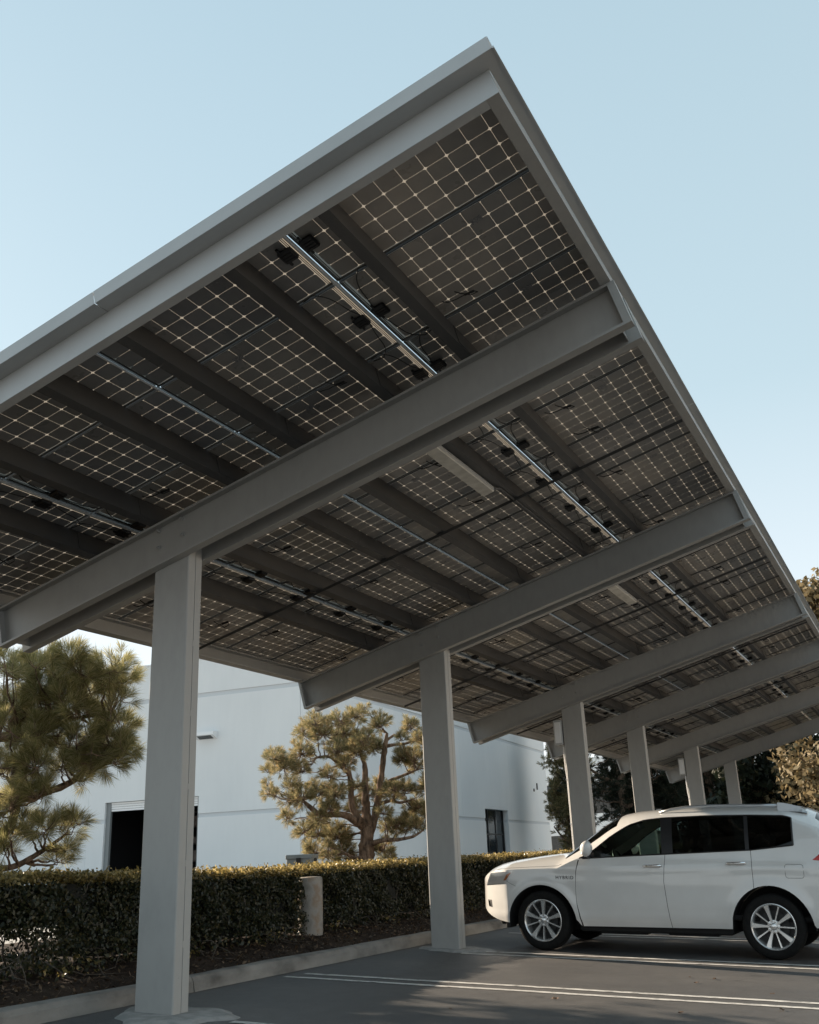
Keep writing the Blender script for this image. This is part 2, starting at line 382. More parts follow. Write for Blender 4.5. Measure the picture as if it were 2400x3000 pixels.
def make_beam(y):
    mb = MB(); mb.tf = lambda s, yy, h: CPR(s, yy+y, h)
    tw = .006; lip = .022
    for sg in (-1, 1):
        a = sg*DC/2; b = sg*(DC/2+BF)
        lo, hi = (min(a, a+sg*tw), max(a, a+sg*tw))
        mb.box((0, lo, tw), (LB, hi, HB-tw))                         # web
        mb.box((0, min(a,b), 0), (LB, max(a,b), tw))                  # bottom flange
        mb.box((0, min(a,b), HB-tw), (LB, max(a,b), HB))              # top flange
        mb.box((0, min(b,b-sg*tw), tw), (LB, max(b,b-sg*tw), lip))    # lips
        mb.box((0, min(b,b-sg*tw), HB-lip), (LB, max(b,b-sg*tw), HB-tw))
        # end frames
        for s0, s1 in ((-.008, 0), (LB, LB+.008)): mb.box((s0, min(a,b)-.001, -.001), (s1, max(a,b)+.001, HB+.001))
        for s0, s1 in ((.0, .028), (LB-.055, LB)): mb.box((s0, min(b,b-sg*tw)-.0, lip), (s1, max(b,b-sg*tw), HB-lip))
    for s0, s1 in ((.09, .096), (LB-.10, LB-.094)): mb.box((s0, -DC/2+.003, .02), (s1, DC/2-.003, HB-.02))
    b = mb.build('beam', M['steel'], carport)
    for (bx, bz) in ((-2.296,4.172),(-2.279,4.014),(-2.565,4.102),(-2.56,3.937)):
        k = MB(); k.tube([(bx-XR, y-DC/2-tw-.02, bz), (bx-XR, y+DC/2+tw+.02, bz)], .008, 8)
        for sg in (-1, 1):
            ya = y + sg*(DC/2+tw)
            k.tube([(bx-XR, ya, bz), (bx-XR, ya+sg*.006, bz)], .026, 16)
            k.tube([(bx-XR, ya+sg*.006, bz), (bx-XR, ya+sg*.026, bz)], .016, 6)
            k.tube([(bx-XR, ya+sg*.026, bz), (bx-XR, ya+sg*.040, bz)], .009, 8)
        k.build('bolt', M['steel'], b)
    return b
for y in YC: make_beam(y)
Y0, YE = -2.5, 31.1
H1 = HB + .20                       # top of purlins
def channel_y(name, s0, s1, web, y0, y1, m, h0=HB+.001, h1=H1, lip=.02, t=.004):
    mb = MB(); mb.tf = CPR
    ws = (s1-t, s1) if web > 0 else (s0, s0+t)
    mb.box((ws[0], y0, h0+t), (ws[1], y1, h1-t)); mb.box((s0, y0, h0), (s1, y1, h0+t)); mb.box((s0, y0, h1-t), (s1, y1, h1))
    ls = (s0, s0+t) if web > 0 else (s1-t, s1)
    mb.box((ls[0], y0, h0+t), (ls[1], y1, h0+lip)); mb.box((ls[0], y0, h1-lip), (ls[1], y1, h1-t))
    return mb
PS = [(5.357,5.442),(4.602,4.690),(3.668,3.756),(2.915,3.000),(2.005,2.092),(1.250,1.338)]
for (a, b) in PS:
    mb = channel_y('purlin', a, b, 1, Y0+.005, YE-.1, M['purlin'])
    # web stiffener plates and lap splices at every beam
    for y in YC:
        mb.box((b+.001, y-.42, HB+.012), (b+.006, y+.42, H1-.012))
        mb.box((a+.006, y-.012, HB+.006), (b-.006, y-.006, H1-.01))
    mb.build('purlin', M['purlin'], carport)
# high and low eave channels, end channels
channel_y('eave_channel', 6.610, 6.695, 1, Y0, YE, M['steel']).build('eave_channel', M['steel'], carport)
channel_y('eave_channel', -.012, .073, -1, Y0, YE, M['purlin']).build('eave_channel', M['steel'], carport)
for (ya, yb, web) in ((Y0, Y0+.075, -1), (YE-.075, YE, 1)):
    mb = MB(); mb.tf = CPR; t = .005; s0, s1 = .074, 6.609
    wy = (ya-.004, ya+.001) if web < 0 else (yb-.001, yb+.004)
    mb.box((-.014, wy[0], HB+.001), (6.697, wy[1], H1-.001))
    mb.box((s0, ya+.0015, HB), (s1, yb-.0015, HB+t)); mb.box((s0, ya+.0015, H1-t-.001), (s1, yb-.0015, H1-.001))
    for (a, b) in PS: mb.tube([CPR((a+b)/2-.0, 0, 0)]*0 or [(a-.03, ya+.035 if web<0 else yb-.035, HB-.0005), (a-.03, ya+.035 if web<0 else yb-.035, HB-.002)], .008, 8)
    mb.build('end_channel', M['trim'], carport)
# edge trim (soffit + vertical face + top lip), in butted lengths
def trim_long(s_in, s_out, seg):
    sg = 1 if s_out > s_in else -1
    mb = MB(); mb.tf = CPR; ys = seg
    for i in range(len(ys)-1):
        a, b = ys[i]+.003, ys[i+1]-.003
        mb.box((min(s_in, s_out), a, H1+.001), (max(s_in, s_out), b, H1+.004))
        o0, o1 = min(s_out, s_out-sg*.004), max(s_out, s_out-sg*.004)
        mb.box((o0, a, H1+.005), (o1, b, H1+.100))
        mb.box((min(s_out, s_out+sg*.012), a, H1-.006), (max(s_out, s_out+sg*.012), b, H1+.0095))
        l0, l1 = min(s_out-sg*.005, s_out-sg*.03), max(s_out-sg*.005, s_out-sg*.03)
        mb.box((l0, a, H1+.096), (l1, b, H1+.099))
    return mb
trim_long(6.696, 6.772, [-2.63, 2.9, 8.53, 14.2, 19.9, 25.6, YE+.12]).build('edge_trim', M['trim'], carport)
trim_long(-.014, -.09, [-2.63, 2.9, 8.53, 14.2, 19.9, 25.6, YE+.12]).build('edge_trim', M['trim'], carport)
for (yi, yo) in ((Y0-.005, -2.63), (YE+.005, YE+.13)):
    sg = 1 if yo > yi else -1
    mb = MB(); mb.tf = CPR
    for (a, b) in ((-.085, 3.698), (3.704, 6.767)):
        mb.box((a, min(yi, yo), H1-.002), (b, max(yi, yo), H1+.0005))
        mb.box((a, min(yo, yo-sg*.004), H1+.001), (b, max(yo, yo-sg*.004), H1+.101))
        mb.box((a, min(yo-sg*.005, yo-sg*.03), H1+.0965), (b, max(yo-sg*.005, yo-sg*.03), H1+.0995))
    mb.build('edge_trim', M['trim'], carport)
# solar panels -------------------------------------------------------
PW, PLN, PY, PSP = .996, 1.658, 1.020, 1.685      # width (y), length (s), pitches
def panel_mesh(jside):
    """local: x along s (0..PLN), y 0..PW, z up; jside +1: junction box end at high s, -1: at low s"""
    me = MB(); cp = .1598; cpy = .1598; g = .0024; cham = .018
    mg = .014; bx0 = mg; big = PLN - 10*cp - mg
    s_start = mg if jside > 0 else big
    y_start = .0125
    me.add([(0,0,.010),(PLN,0,.010),(PLN,PW,.010),(0,PW,.010)], [(0,1,2,3)], 0)
    for i in range(10):
        for j in range(6):
            x0 = s_start+i*cp+g/2; x1 = x0+cp-g; y0 = y_start+j*cpy+g/2; y1 = y0+cpy-g; c = cham
            me.add([(x0+c,y0,.006),(x1-c,y0,.006),(x1-c*.3,y0+c*.3,.006),(x1,y0+c,.006),(x1,y1-c,.006),(x1-c*.3,y1-c*.3,.006),(x1-c,y1,.006),(x0+c,y1,.006),(x0+c*.3,y1-c*.3,.006),(x0,y1-c,.006),(x0,y0+c,.006),(x0+c*.3,y0+c*.3,.006)], [tuple(range(12))], 1)
    # bus ribbons in the wide margin
    xr0 = PLN-big+.012 if jside > 0 else .018
    xr0 = PLN-big+.004 if jside > 0 else .014
    for k in range(2):
        me.add([(xr0+k*.013, .014, .007), (xr0+k*.013+.007, .014, .007), (xr0+k*.013+.007, PW-.014, .007), (xr0+k*.013, PW-.014, .007)], [(0,1,2,3)], 2)
    me.add([(.014, .0015, -.0012), (PLN-.014, .0015, -.0012), (PLN-.014, .0055, -.0012), (.014, .0055, -.0012)], [(0,1,2,3)], 3)  # bright strip stands in for light caught by the frame edge
    lx = PLN*.36 if jside > 0 else PLN*.62
    me.add([(lx, .13, .0045), (lx+.085, .13, .0045), (lx+.085, .195, .0045), (lx, .195, .0045)], [(0,1,2,3)], 4)
    # frame
    fw = .011; z0, z1 = .0, .040
    me.box((0,0,z0), (PLN,fw,z1), 2); me.box((0,PW-fw,z0), (PLN,PW,z1), 2)
    me.box((0,fw+.0003,z0), (fw,PW-fw-.0003,z1), 2); me.box((PLN-fw,fw+.0003,z0), (PLN,PW-fw-.0003,z1), 2)
    return me
def jb_mesh(jside):
    mb = MB(); x = PLN-.075 if jside > 0 else .075; y = PW*.5
    mb.bbox((x-.055, y-.065, -.032), (x+.055, y+.065, .0045), .012)
    for k in range(-1, 2): mb.box((x-.04, y+k*.03-.004, -.036), (x+.04, y+k*.03+.004, -.031))
    mb.tube([(x-.03, y+.06, -.012), (x-.03, y+.10, -.012)], .011, 8); mb.tube([(x-.03, y-.06, -.012), (x-.03, y-.10, -.012)], .011, 8)
    return mb
def cable_mesh(jside, sag):
    mb = MB(); x = PLN-.075 if jside > 0 else .075; sg = -1 if jside > 0 else 1; y = PW*.5
    for d in (1, -1):
        pts = []
        for k in range(13):
            t = k/12; yy = y + d*(.08 + t*.47)
            xx = x + sg*(-.03 + .16*t**2.6*1.0 + .02*math.sin(t*5)) ; zz = -.012 - sag*math.sin(t*math.pi)
            pts.append((xx, yy, zz))
        pts.append((x + sg*.20, y+d*.53, -.01))
        mb.tube(pts, .0042, 6)
    return mb
def loop_mesh():
    # connector pair hooked under the cross joint
    mb = MB(); x = .62
    mb.tube([(x-.16, PW-.02, .0), (x-.12, PW+.0, -.022), (x-.05, PW+.012, -.03), (x+.02, PW+.016, -.028)], .0045, 6)
    mb.tube([(x+.02, PW+.016, -.028), (x+.10, PW+.03, -.030)], .011, 8)
    mb.tube([(x+.10, PW+.03, -.03), (x+.13, PW+.0, -.075), (x+.08, PW-.03, -.092), (x+.0, PW-.05, -.03), (x-.03, PW-.06, .0)], .0045, 6)
    return mb
protos = {}
ROT = Matrix.Rotation(-TILT, 4, 'Y')
def panel_matrix(s, y):
    p = CPR(s, y, H1); return Matrix.Translation(p) @ ROT
rows = [(6.690-PLN, -1), (6.690-PSP-PLN, 1), (6.690-2*PSP-PLN, -1), (6.690-3*PSP-PLN, 1)]
ycols = [-2.565 + PY*k for k in range(33)]
def tmp(mb, name, mats): 
    o = mb.build(name, mats, None); me = o.data; bpy.data.objects.remove(o); return me
for js in (1, -1):
    protos[js] = [tmp(panel_mesh(js), 'solar_panel', [M['backsheet'], M['cell'], M['frame'], M['conduit'], M['sticker']]), tmp(jb_mesh(js), 'junction_box', M['jbox']), [tmp(cable_mesh(js, sg), 'cable', M['cable']) for sg in (.015,.03)]]
loopme = tmp(loop_mesh(), 'connector', M['cable'])
rest = MB(); cnt = 0
for ci, yy in enumerate(ycols):
    for ri, (s0, js) in enumerate(rows):
        mt = panel_matrix(s0 + .0, yy + rnd.uniform(-.002, .002))
        if ci < 25:
            o = bpy.data.objects.new('solar_panel', protos[js][0]); COL.objects.link(o); o.parent = carport; o.matrix_local = mt
            j = bpy.data.objects.new('junction_box', protos[js][1]); COL.objects.link(j); j.parent = o
            j.location = (rnd.uniform(-.004,.004), rnd.uniform(-.012,.012), 0)
            if ci == 0: continue
            c = bpy.data.objects.new('cable', protos[js][2][rnd.randint(0,1)]); COL.objects.link(c); c.parent = o; c.location = (0, rnd.uniform(-.01,.01), 0)
            if ri in (0, 1, 3) or (ri == 2 and ci % 2):
                k = bpy.data.objects.new('connector', loopme); COL.objects.link(k); k.parent = o
                k.location = (rnd.uniform(-.05,.06) + (.22 if ri == 1 else 0), rnd.uniform(-.01,.01), 0)
                if rnd.random() < .4: k.location.x += .12
                k.scale = (1, rnd.uniform(.8, 1.2), rnd.uniform(.8, 1.4))
        else:
            pm = panel_mesh(js); rest.tf = None
            rest.add([tuple(mt @ Vector(v)) for v in pm.v], [])
            n0 = len(rest.v) - len(pm.v)
            for f, mi in zip(pm.f, pm.m): rest.f.append(tuple(i+n0 for i in f)); rest.m.append(mi)
ro = rest.build('solar_panels', [M['backsheet'], M['cell'], M['frame'], M['conduit'], M['sticker']], carport); ro['kind'] = 'stuff'; ro['label'] = 'distant solar panels at the far end of the carport roof'
# conduits hung along the junction-box seams, and a plain batten along the middle seam
for s, rad in ((rows[0][0]-.012, .0135), (rows[2][0]-.012, .0125)):
    mb = MB(); mb.tf = CPR
    mb.tube([(s, Y0+.02, H1-.02), (s, YE-.1, H1-.02)], rad, 12)
    y = Y0+.9
    while y < YE-.2: mb.tube([(s, y, H1-.02), (s, y+.06, H1-.02)], rad+.004, 12); y += 3.05
    mb.build('conduit', M['conduit'], carport)
mb = MB(); mb.tf = CPR; s = rows[1][0]-.013
mb.tube([(s-.006, Y0+.02, H1-.008), (s-.006, YE-.1, H1-.008)], .0085, 8); mb.build('conduit', M['conduit'], carport)
for y in (2.71, 8.55, 13.95, 19.3, 25.3):
    mb = MB(); mb.tf = CPR
    mb.box((.075, y-.02, HB-.006), (6.605, y+.02, HB-.001)); mb.box((.075, y-.02, HB-.034), (6.605, y-.016, HB-.0065))
    mb.build('brace_bar', M['purlin'], carport)
# light fixtures under the purlin
lights = []
for k, (y0, y1) in enumerate(((.62, 2.2), (6.6, 7.95), (17.3, 18.6))):
    o = empty('light_fixture', CP(4.54, y0, HB), ['grey box light fixture fixed under the roof just past the nearest beam', 'grey box light fixture under the roof between the second and third beams', 'small box light fixture under the roof past the fourth beam'][k], 'light fixture', 'light fixtures under the carport roof', mat=Matrix.Translation(CP(4.54, y0, HB)) @ ROT)
    ln = y1-y0
    mb = MB(); mb.bbox((-.075, 0, -.055), (.075, ln, -.004), .012); mb.build('housing', M['steel'], o)
    mb = MB(); mb.bbox((-.066, .02, -.072), (.066, ln-.02, -.056), .008); mb.build('lens', M['lens'], o)
    mb = MB(); yb = [YC[1], YC[2], YC[4]][k]
    mb.tube([(.07, ln, -.03), (.10, ln+.1, -.012), (.105, ln+.5, -.012), (.105, yb-y0-.35, -.012)], .013, 8); mb.build('conduit', M['purlin'], o)
# electrical boxes on column 3 and 5, with conduit down the side
for k, i in enumerate((2, 4)):
    y = YC[i]; x = XR - WC/2
    o = empty('electrical_box', (x, y, 0), ['pale metal switch box high on the side of the third column', 'pale metal switch box high on the side of the fifth column'][k], 'electrical box', 'electrical boxes on the columns')
    mb = MB(); mb.bbox((-.19, -.10, 3.05), (-.02, .10, 3.52), .01); mb.build('enclosure', M['trim'], o)
    mb = MB(); mb.bbox((-.165, -.112, 3.09), (-.045, -.102, 3.48), .004); mb.tube([(-.10,-.113,3.14),(-.10,-.118,3.14)], .018, 12, None); mb.build('door', M['cap'], o)
    mb = MB(); mb.tube([(-.05, 0, 3.04), (-.045, 0, 2.6), (-.03, 0, 2.45), (-.03, 0, -.02)], .018, 8)
    for z in (.8, 1.6, 2.4): mb.box((-.055, -.03, z), (-.003, .03, z+.03))
    mb.build('conduit', M['cap'], o)

# ------------------------------------------------------------------ white building
BA = R(4.3); BC = Vector((-17.81, 26.25, .22)); U = Vector((-math.sin(BA), math.cos(BA), 0)); Vv = Vector((-math.cos(BA), -math.sin(BA), 0))
bld = empty('warehouse', BC, 'large white tilt-up concrete warehouse behind the hedge', 'building')
ZP = 9.42-.22
def wallpanel(mb, d, n, a0, a1, z0, z1, t=.25, off=0.):
    """slab along direction d, outer face at offset off along outward n"""
    p = [d*a0 + n*off, d*a1 + n*off, d*a1 + n*(off-t), d*a0 + n*(off-t)]
    vs = [(q.x, q.y, z0) for q in p] + [(q.x, q.y, z1) for q in p]
    mb.add(vs, [(0,3,2,1),(4,5,6,7),(0,1,5,4),(1,2,6,5),(2,3,7,6),(3,0,4,7)])
nR = -Vv; nL = -U       # outward normals of right wall (dir U) and left wall (dir Vv)
DR = (21.2, 25.55, 3.66); DL = (4.94, 9.55, 3.66)
def facade(d, n, length, door, name, joints, a_start=0.):
    g = .008; z_lo = (2.93, 3.0); bands = []
    mb = MB(); bb = MB(); b2 = MB()
    # vertical panels between joints, split round the door and the two reveals
    zs = [0, 2.83, 2.99, 7.60, 7.78, ZP]
    cuts = [a_start] + joints + [length]
    for a, b in zip(cuts[:-1], cuts[1:]):
        for k, (z0, z1) in enumerate(zip(zs[:-1], zs[1:])):
            off = -.03 if k in (1, 3) and False else 0
            rec = -.035 if k in (1,) else (-.035 if (z0, z1) == (7.60, 7.78) else 0)
            segs = [(a+g/2, b-g/2)]
            if door and z0 < door[2]:
                segs = []
                for (p, q_) in ((a+g/2, min(b-g/2, door[0])), (max(a+g/2, door[1]), b-g/2)):
                    if q_ > p: segs.append((p, q_))
                if z1 > door[2]:
                    p = max(a+g/2, door[0]); q_ = min(b-g/2, door[1])
                    if q_ > p: wallpanel(mb, d, n, p, q_, door[2], z1, .3, rec)
            for (p, q_) in segs:
                if rec:
                    bb = MB(); wallpanel(bb, d, n, p, q_, z0, z1, .3, rec); bb.build('reveal_band', M['band'], bld)
                else: wallpanel(mb, d, n, p, q_, z0, z1, .3, rec)
    w = mb.build(name, M['wall'], bld)
    mb = MB()
    if door:
        mb = MB()
        wallpanel(mb, d, n, a_start+.6, door[0]-.3, -.3, ZP-.02, .2, -.32); wallpanel(mb, d, n, door[1]+.3, length-.1, -.3, ZP-.02, .2, -.32); wallpanel(mb, d, n, door[0]-.3, door[1]+.3, door[2]+.3, ZP-.02, .2, -.32)
    mb.build('wall_core', M['band'], bld)
    return w
facade(U, nR, 35.2, DR, 'wall', [8.73, 17.5, 26.4], .0)
facade(Vv, nL, 42., DL, 'wall', [10.42, 20.8, 31.2], .31)
mb = MB(); wallpanel(mb, U, nR, -.05, 35.25, ZP, ZP+.05, .4, .03); wallpanel(mb, Vv, nL, .36, 42., ZP, ZP+.05, .4, .03)
mb.build('parapet_cap', M['cap'], bld)
mb = MB()   # roof and remaining walls
c = [U*.3+Vv*.3, U*35.2+Vv*.3, U*35.2+Vv*42, U*.3+Vv*42]
mb.add([(p.x, p.y, ZP-.6) for p in c], [(0,1,2,3)]); mb.build('roof', M['drive'], bld)
mb = MB(); wallpanel(mb, Vv, U, .35, 42., -.3, ZP, .3, 35.2); wallpanel(mb, U, Vv, .35, 35.2, -.3, ZP, .3, 42.); mb.build('wall', M['wall'], bld)
for (d, n, dr, kind) in ((U, nR, DR, 0), (Vv, nL, DL, 1)):
    dep = .55 if kind == 0 else .45
    mb = MB()
    if kind == 0:     # storefront: mullions
        for a in np.linspace(dr[0]+.04, dr[1]-.04, 4): wallpanel(mb, d, n, a-.03, a+.03, 0, dr[2], .08, -.35)
        for z in (.02, 2.1, dr[2]-.10): wallpanel(mb, d, n, dr[0], dr[1], z, z+.08, .075, -.352)
        fr = mb.build('window', M['blacktrim'], bld)
        mb = MB(); wallpanel(mb, d, n, dr[0], dr[1], .05, dr[2]-.05, .02, -.39); mb.build('pane', M['darkglass'], fr)
        mb = MB(); wallpanel(mb, d, n, dr[0]-.0, dr[1]+.0, dr[2]-.14, dr[2]-.002, .34, -.005)
        mb.build('reveal', M['wall'], bld)
    else:             # roll-up door mostly open, dark shelves inside
        fr = None
        mb = MB()
        for k in range(4): wallpanel(mb, d, n, dr[0]+.02, dr[1]-.02, dr[2]-.09*(k+1), dr[2]-.09*k-.012, .05, -.12-.01*k)
        fr = mb.build('rolling_door', M['cap'], bld)
        mb = MB(); wallpanel(mb, d, n, dr[0], dr[0]+.10, 0, dr[2], .12, -.1); mb.build('door_frame', M['doorframe'], bld); mb = MB(); wallpanel(mb, d, n, dr[1]-.22, dr[1], 0, dr[2], .12, -.1); mb.build('door_frame', M['doorframe'], bld)
        mb = MB(); wallpanel(mb, d, n, dr[0]-1, dr[1]+1, -.1, dr[2]+.6, .1, -7.); wallpanel(mb, d, n, dr[0]-1, dr[0]-.9, -.1, dr[2]+.6, 7., -.35); wallpanel(mb, d, n, dr[1]+.9, dr[1]+1, -.1, dr[2]+.6, 7., -.35); wallpanel(mb, d, n, dr[0]-1, dr[1]+1, dr[2]+.62, dr[2]+.7, 7., -.35)
        mb.build('bay_interior', M['slat'], bld)
        mb = MB()
        for k in range(6):
            for z in (.5, 1.2, 1.9, 2.6, 3.2):
                wallpanel(mb, d, n, dr[0]+.1, dr[1]-.1, z, z+.05, .6, -2.5)
                a = dr[0]+.3+k*.7
                if rnd.random() < .7: wallpanel(mb, d, n, a, a+rnd.uniform(.25,.55), z+.05, z+rnd.uniform(.2,.5), .4, -2.6)
        mb.build('shelf', M['junk'], bld)
# small things on the wall
o = empty('wall_lamp', BC + Vv*4.6 + nL*.0 + Vector((0,0,5.98)), 'white wedge-shaped wall lamp on the white warehouse wall beside the nearest column', 'wall lamp')
def wpt(d, n, a, off, z): q = d*a + n*off; return (q.x, q.y, z)
mb = MB(); w = .48
mb.add([wpt(Vv,nL,-w,.002,-.12), wpt(Vv,nL,w,.002,-.12), wpt(Vv,nL,w,.002,.17), wpt(Vv,nL,-w,.002,.17), wpt(Vv,nL,-w,.34,.02), wpt(Vv,nL,w,.34,.02), wpt(Vv,nL,w,.34,.15), wpt(Vv,nL,-w,.34,.15)],
       [(0,1,2,3),(4,7,6,5),(0,4,5,1),(3,2,6,7),(0,3,7,4),(1,5,6,2)]); mb.build('housing', M['cap'], o)
mb = MB(); mb.add([wpt(Vv,nL,-w*.7,.05,-.108), wpt(Vv,nL,w*.7,.05,-.108), wpt(Vv,nL,w*.7,.29,-.008), wpt(Vv,nL,-w*.7,.29,-.008)], [(0,1,2,3)]); mb.build('lens', M['darkglass'], o)
for (a, z0, hh) in ((31.7, 4.9, .18), (32.5, 5.05, .42)):
    mb = MB()
    p = [wpt(U,nR,a-.07,.0,z0), wpt(U,nR,a+.07,.0,z0), wpt(U,nR,a+.07,.06,z0), wpt(U,nR,a-.07,.06,z0)]
    mb.add(p + [(x,y,z+hh) for x,y,z in p], [(0,3,2,1),(4,5,6,7),(0,1,5,4),(1,2,6,5),(2,3,7,6),(3,0,4,7)])
    mb.build('bracket', M['blacktrim'], bld)
mb = MB()
for k in range(6): 
    z = 1.0-.22+k*.05; p = [wpt(U,nR,27.3,.0,z), wpt(U,nR,28.3,.0,z), wpt(U,nR,28.3,.03,z), wpt(U,nR,27.3,.03,z)]
    mb.add(p + [(x,y,zz+.025) for x,y,zz in p], [(0,3,2,1),(4,5,6,7),(0,1,5,4),(1,2,6,5),(2,3,7,6),(3,0,4,7)])
mb.build('vent', M['doorframe'], bld)

# second office building far behind
o2 = empty('office_building', (-26, 96, 0), 'white two-storey office building with dark window bands far behind the trees', 'building')
mb = MB()
for (z0, z1) in ((0,1.3),(2.9,4.9),(8.,10.5)): mb.box((-12,0,z0),(44,.4,z1))
for x in np.linspace(-12, 44, 8): mb.box((x-.4 if x > -12 else x, .02, 1.31), (x+.4 if x < 44 else x, .38, 7.99)) if False else None
mb.box((-11.9,.5,0),(43.9,26,10.3)); mb.build('wall', M['wall'], o2)
for (z0, z1) in ((1.31,2.89),(4.91,7.99)):
    mb = MB(); mb.box((-12,.2,z0),(44,.3,z1)); wn = mb.build('window', M['darkglass'], o2)
    mb = MB()
    for x in np.linspace(-11.9, 43.8, 26): mb.box((x, .12, z0+.005), (x+.09, .195, z1-.005))
    mb.build('mullion', M['blacktrim'], wn)

# unseen pale building added to throw warm light back under the roof
o3 = empty('bounce_building', (31, 2, -1.2), 'long pale stucco building added out of view to bounce the low sun', 'building')
mb = MB(); mb.box((0,0,0),(18,104,8.6)); mb.build('wall', M['stucco'], o3)
mb = MB(); mb.box((-.15,-.15,8.6),(18.15,104.15,8.95)); mb.build('parapet_cap', M['cap'], o3)
for k in range(11):
    mb = MB(); mb.box((-.06, 4+8.6*k, 1.1),(-.01, 8.2+8.6*k, 3.3)); wn = mb.build('window', M['darkglass'], o3)
    mb = MB(); mb.box((-.10, 3.9+8.6*k, .98),(-.005, 8.3+8.6*k, 1.095)); mb.build('sill', M['cap'], wn)

# grey utility cabinet behind the hedge
cb = Vector((-6.08, 7.75, .19)); o = empty('utility_cabinet', cb, 'grey metal utility cabinet just showing above the hedge', 'utility cabinet')
ang = R(18)
mb = MB(); mb.tf = lambda x,y,z: (x*math.cos(ang)-y*math.sin(ang), x*math.sin(ang)+y*math.cos(ang), z)
mb.bbox((-.21,-.21,0),(.21,.21,1.05),.01); mb.build('cabinet_body', M['cabinet'], o)
mb = MB(); mb.tf = lambda x,y,z: (x*math.cos(ang)-y*math.sin(ang), x*math.sin(ang)+y*math.cos(ang), z)
mb.bbox((-.225,-.225,1.0),(.225,.225,1.07),.008); mb.build('lid', M['cabinet'], o)
mb = MB(); mb.tf = lambda x,y,z: (x*math.cos(ang)-y*math.sin(ang), x*math.sin(ang)+y*math.cos(ang), z)
mb.bbox((-.04,-.238,.93),(.04,-.208,1.02),.005); mb.bbox((.208,-.03,.92),(.236,.04,1.01),.005); mb.build('latch', M['blacktrim'], o)
# concrete bollard
mb = MB(); rr = .158
mb.lathe([(rr,-.2),(rr+.002,.3),(rr-.001,.672),(rr-.006,.686),(rr-.02,.694),(.08,.698),(.001,.699)], 40, 'z'); 
bo = mb.build('bollard', M['bollard'], None, smooth=True, auto=40); bo.location = (-3.93, 4.62, .25); tag(bo, 'round stained concrete bollard standing at the gap in the hedge', 'bollard')

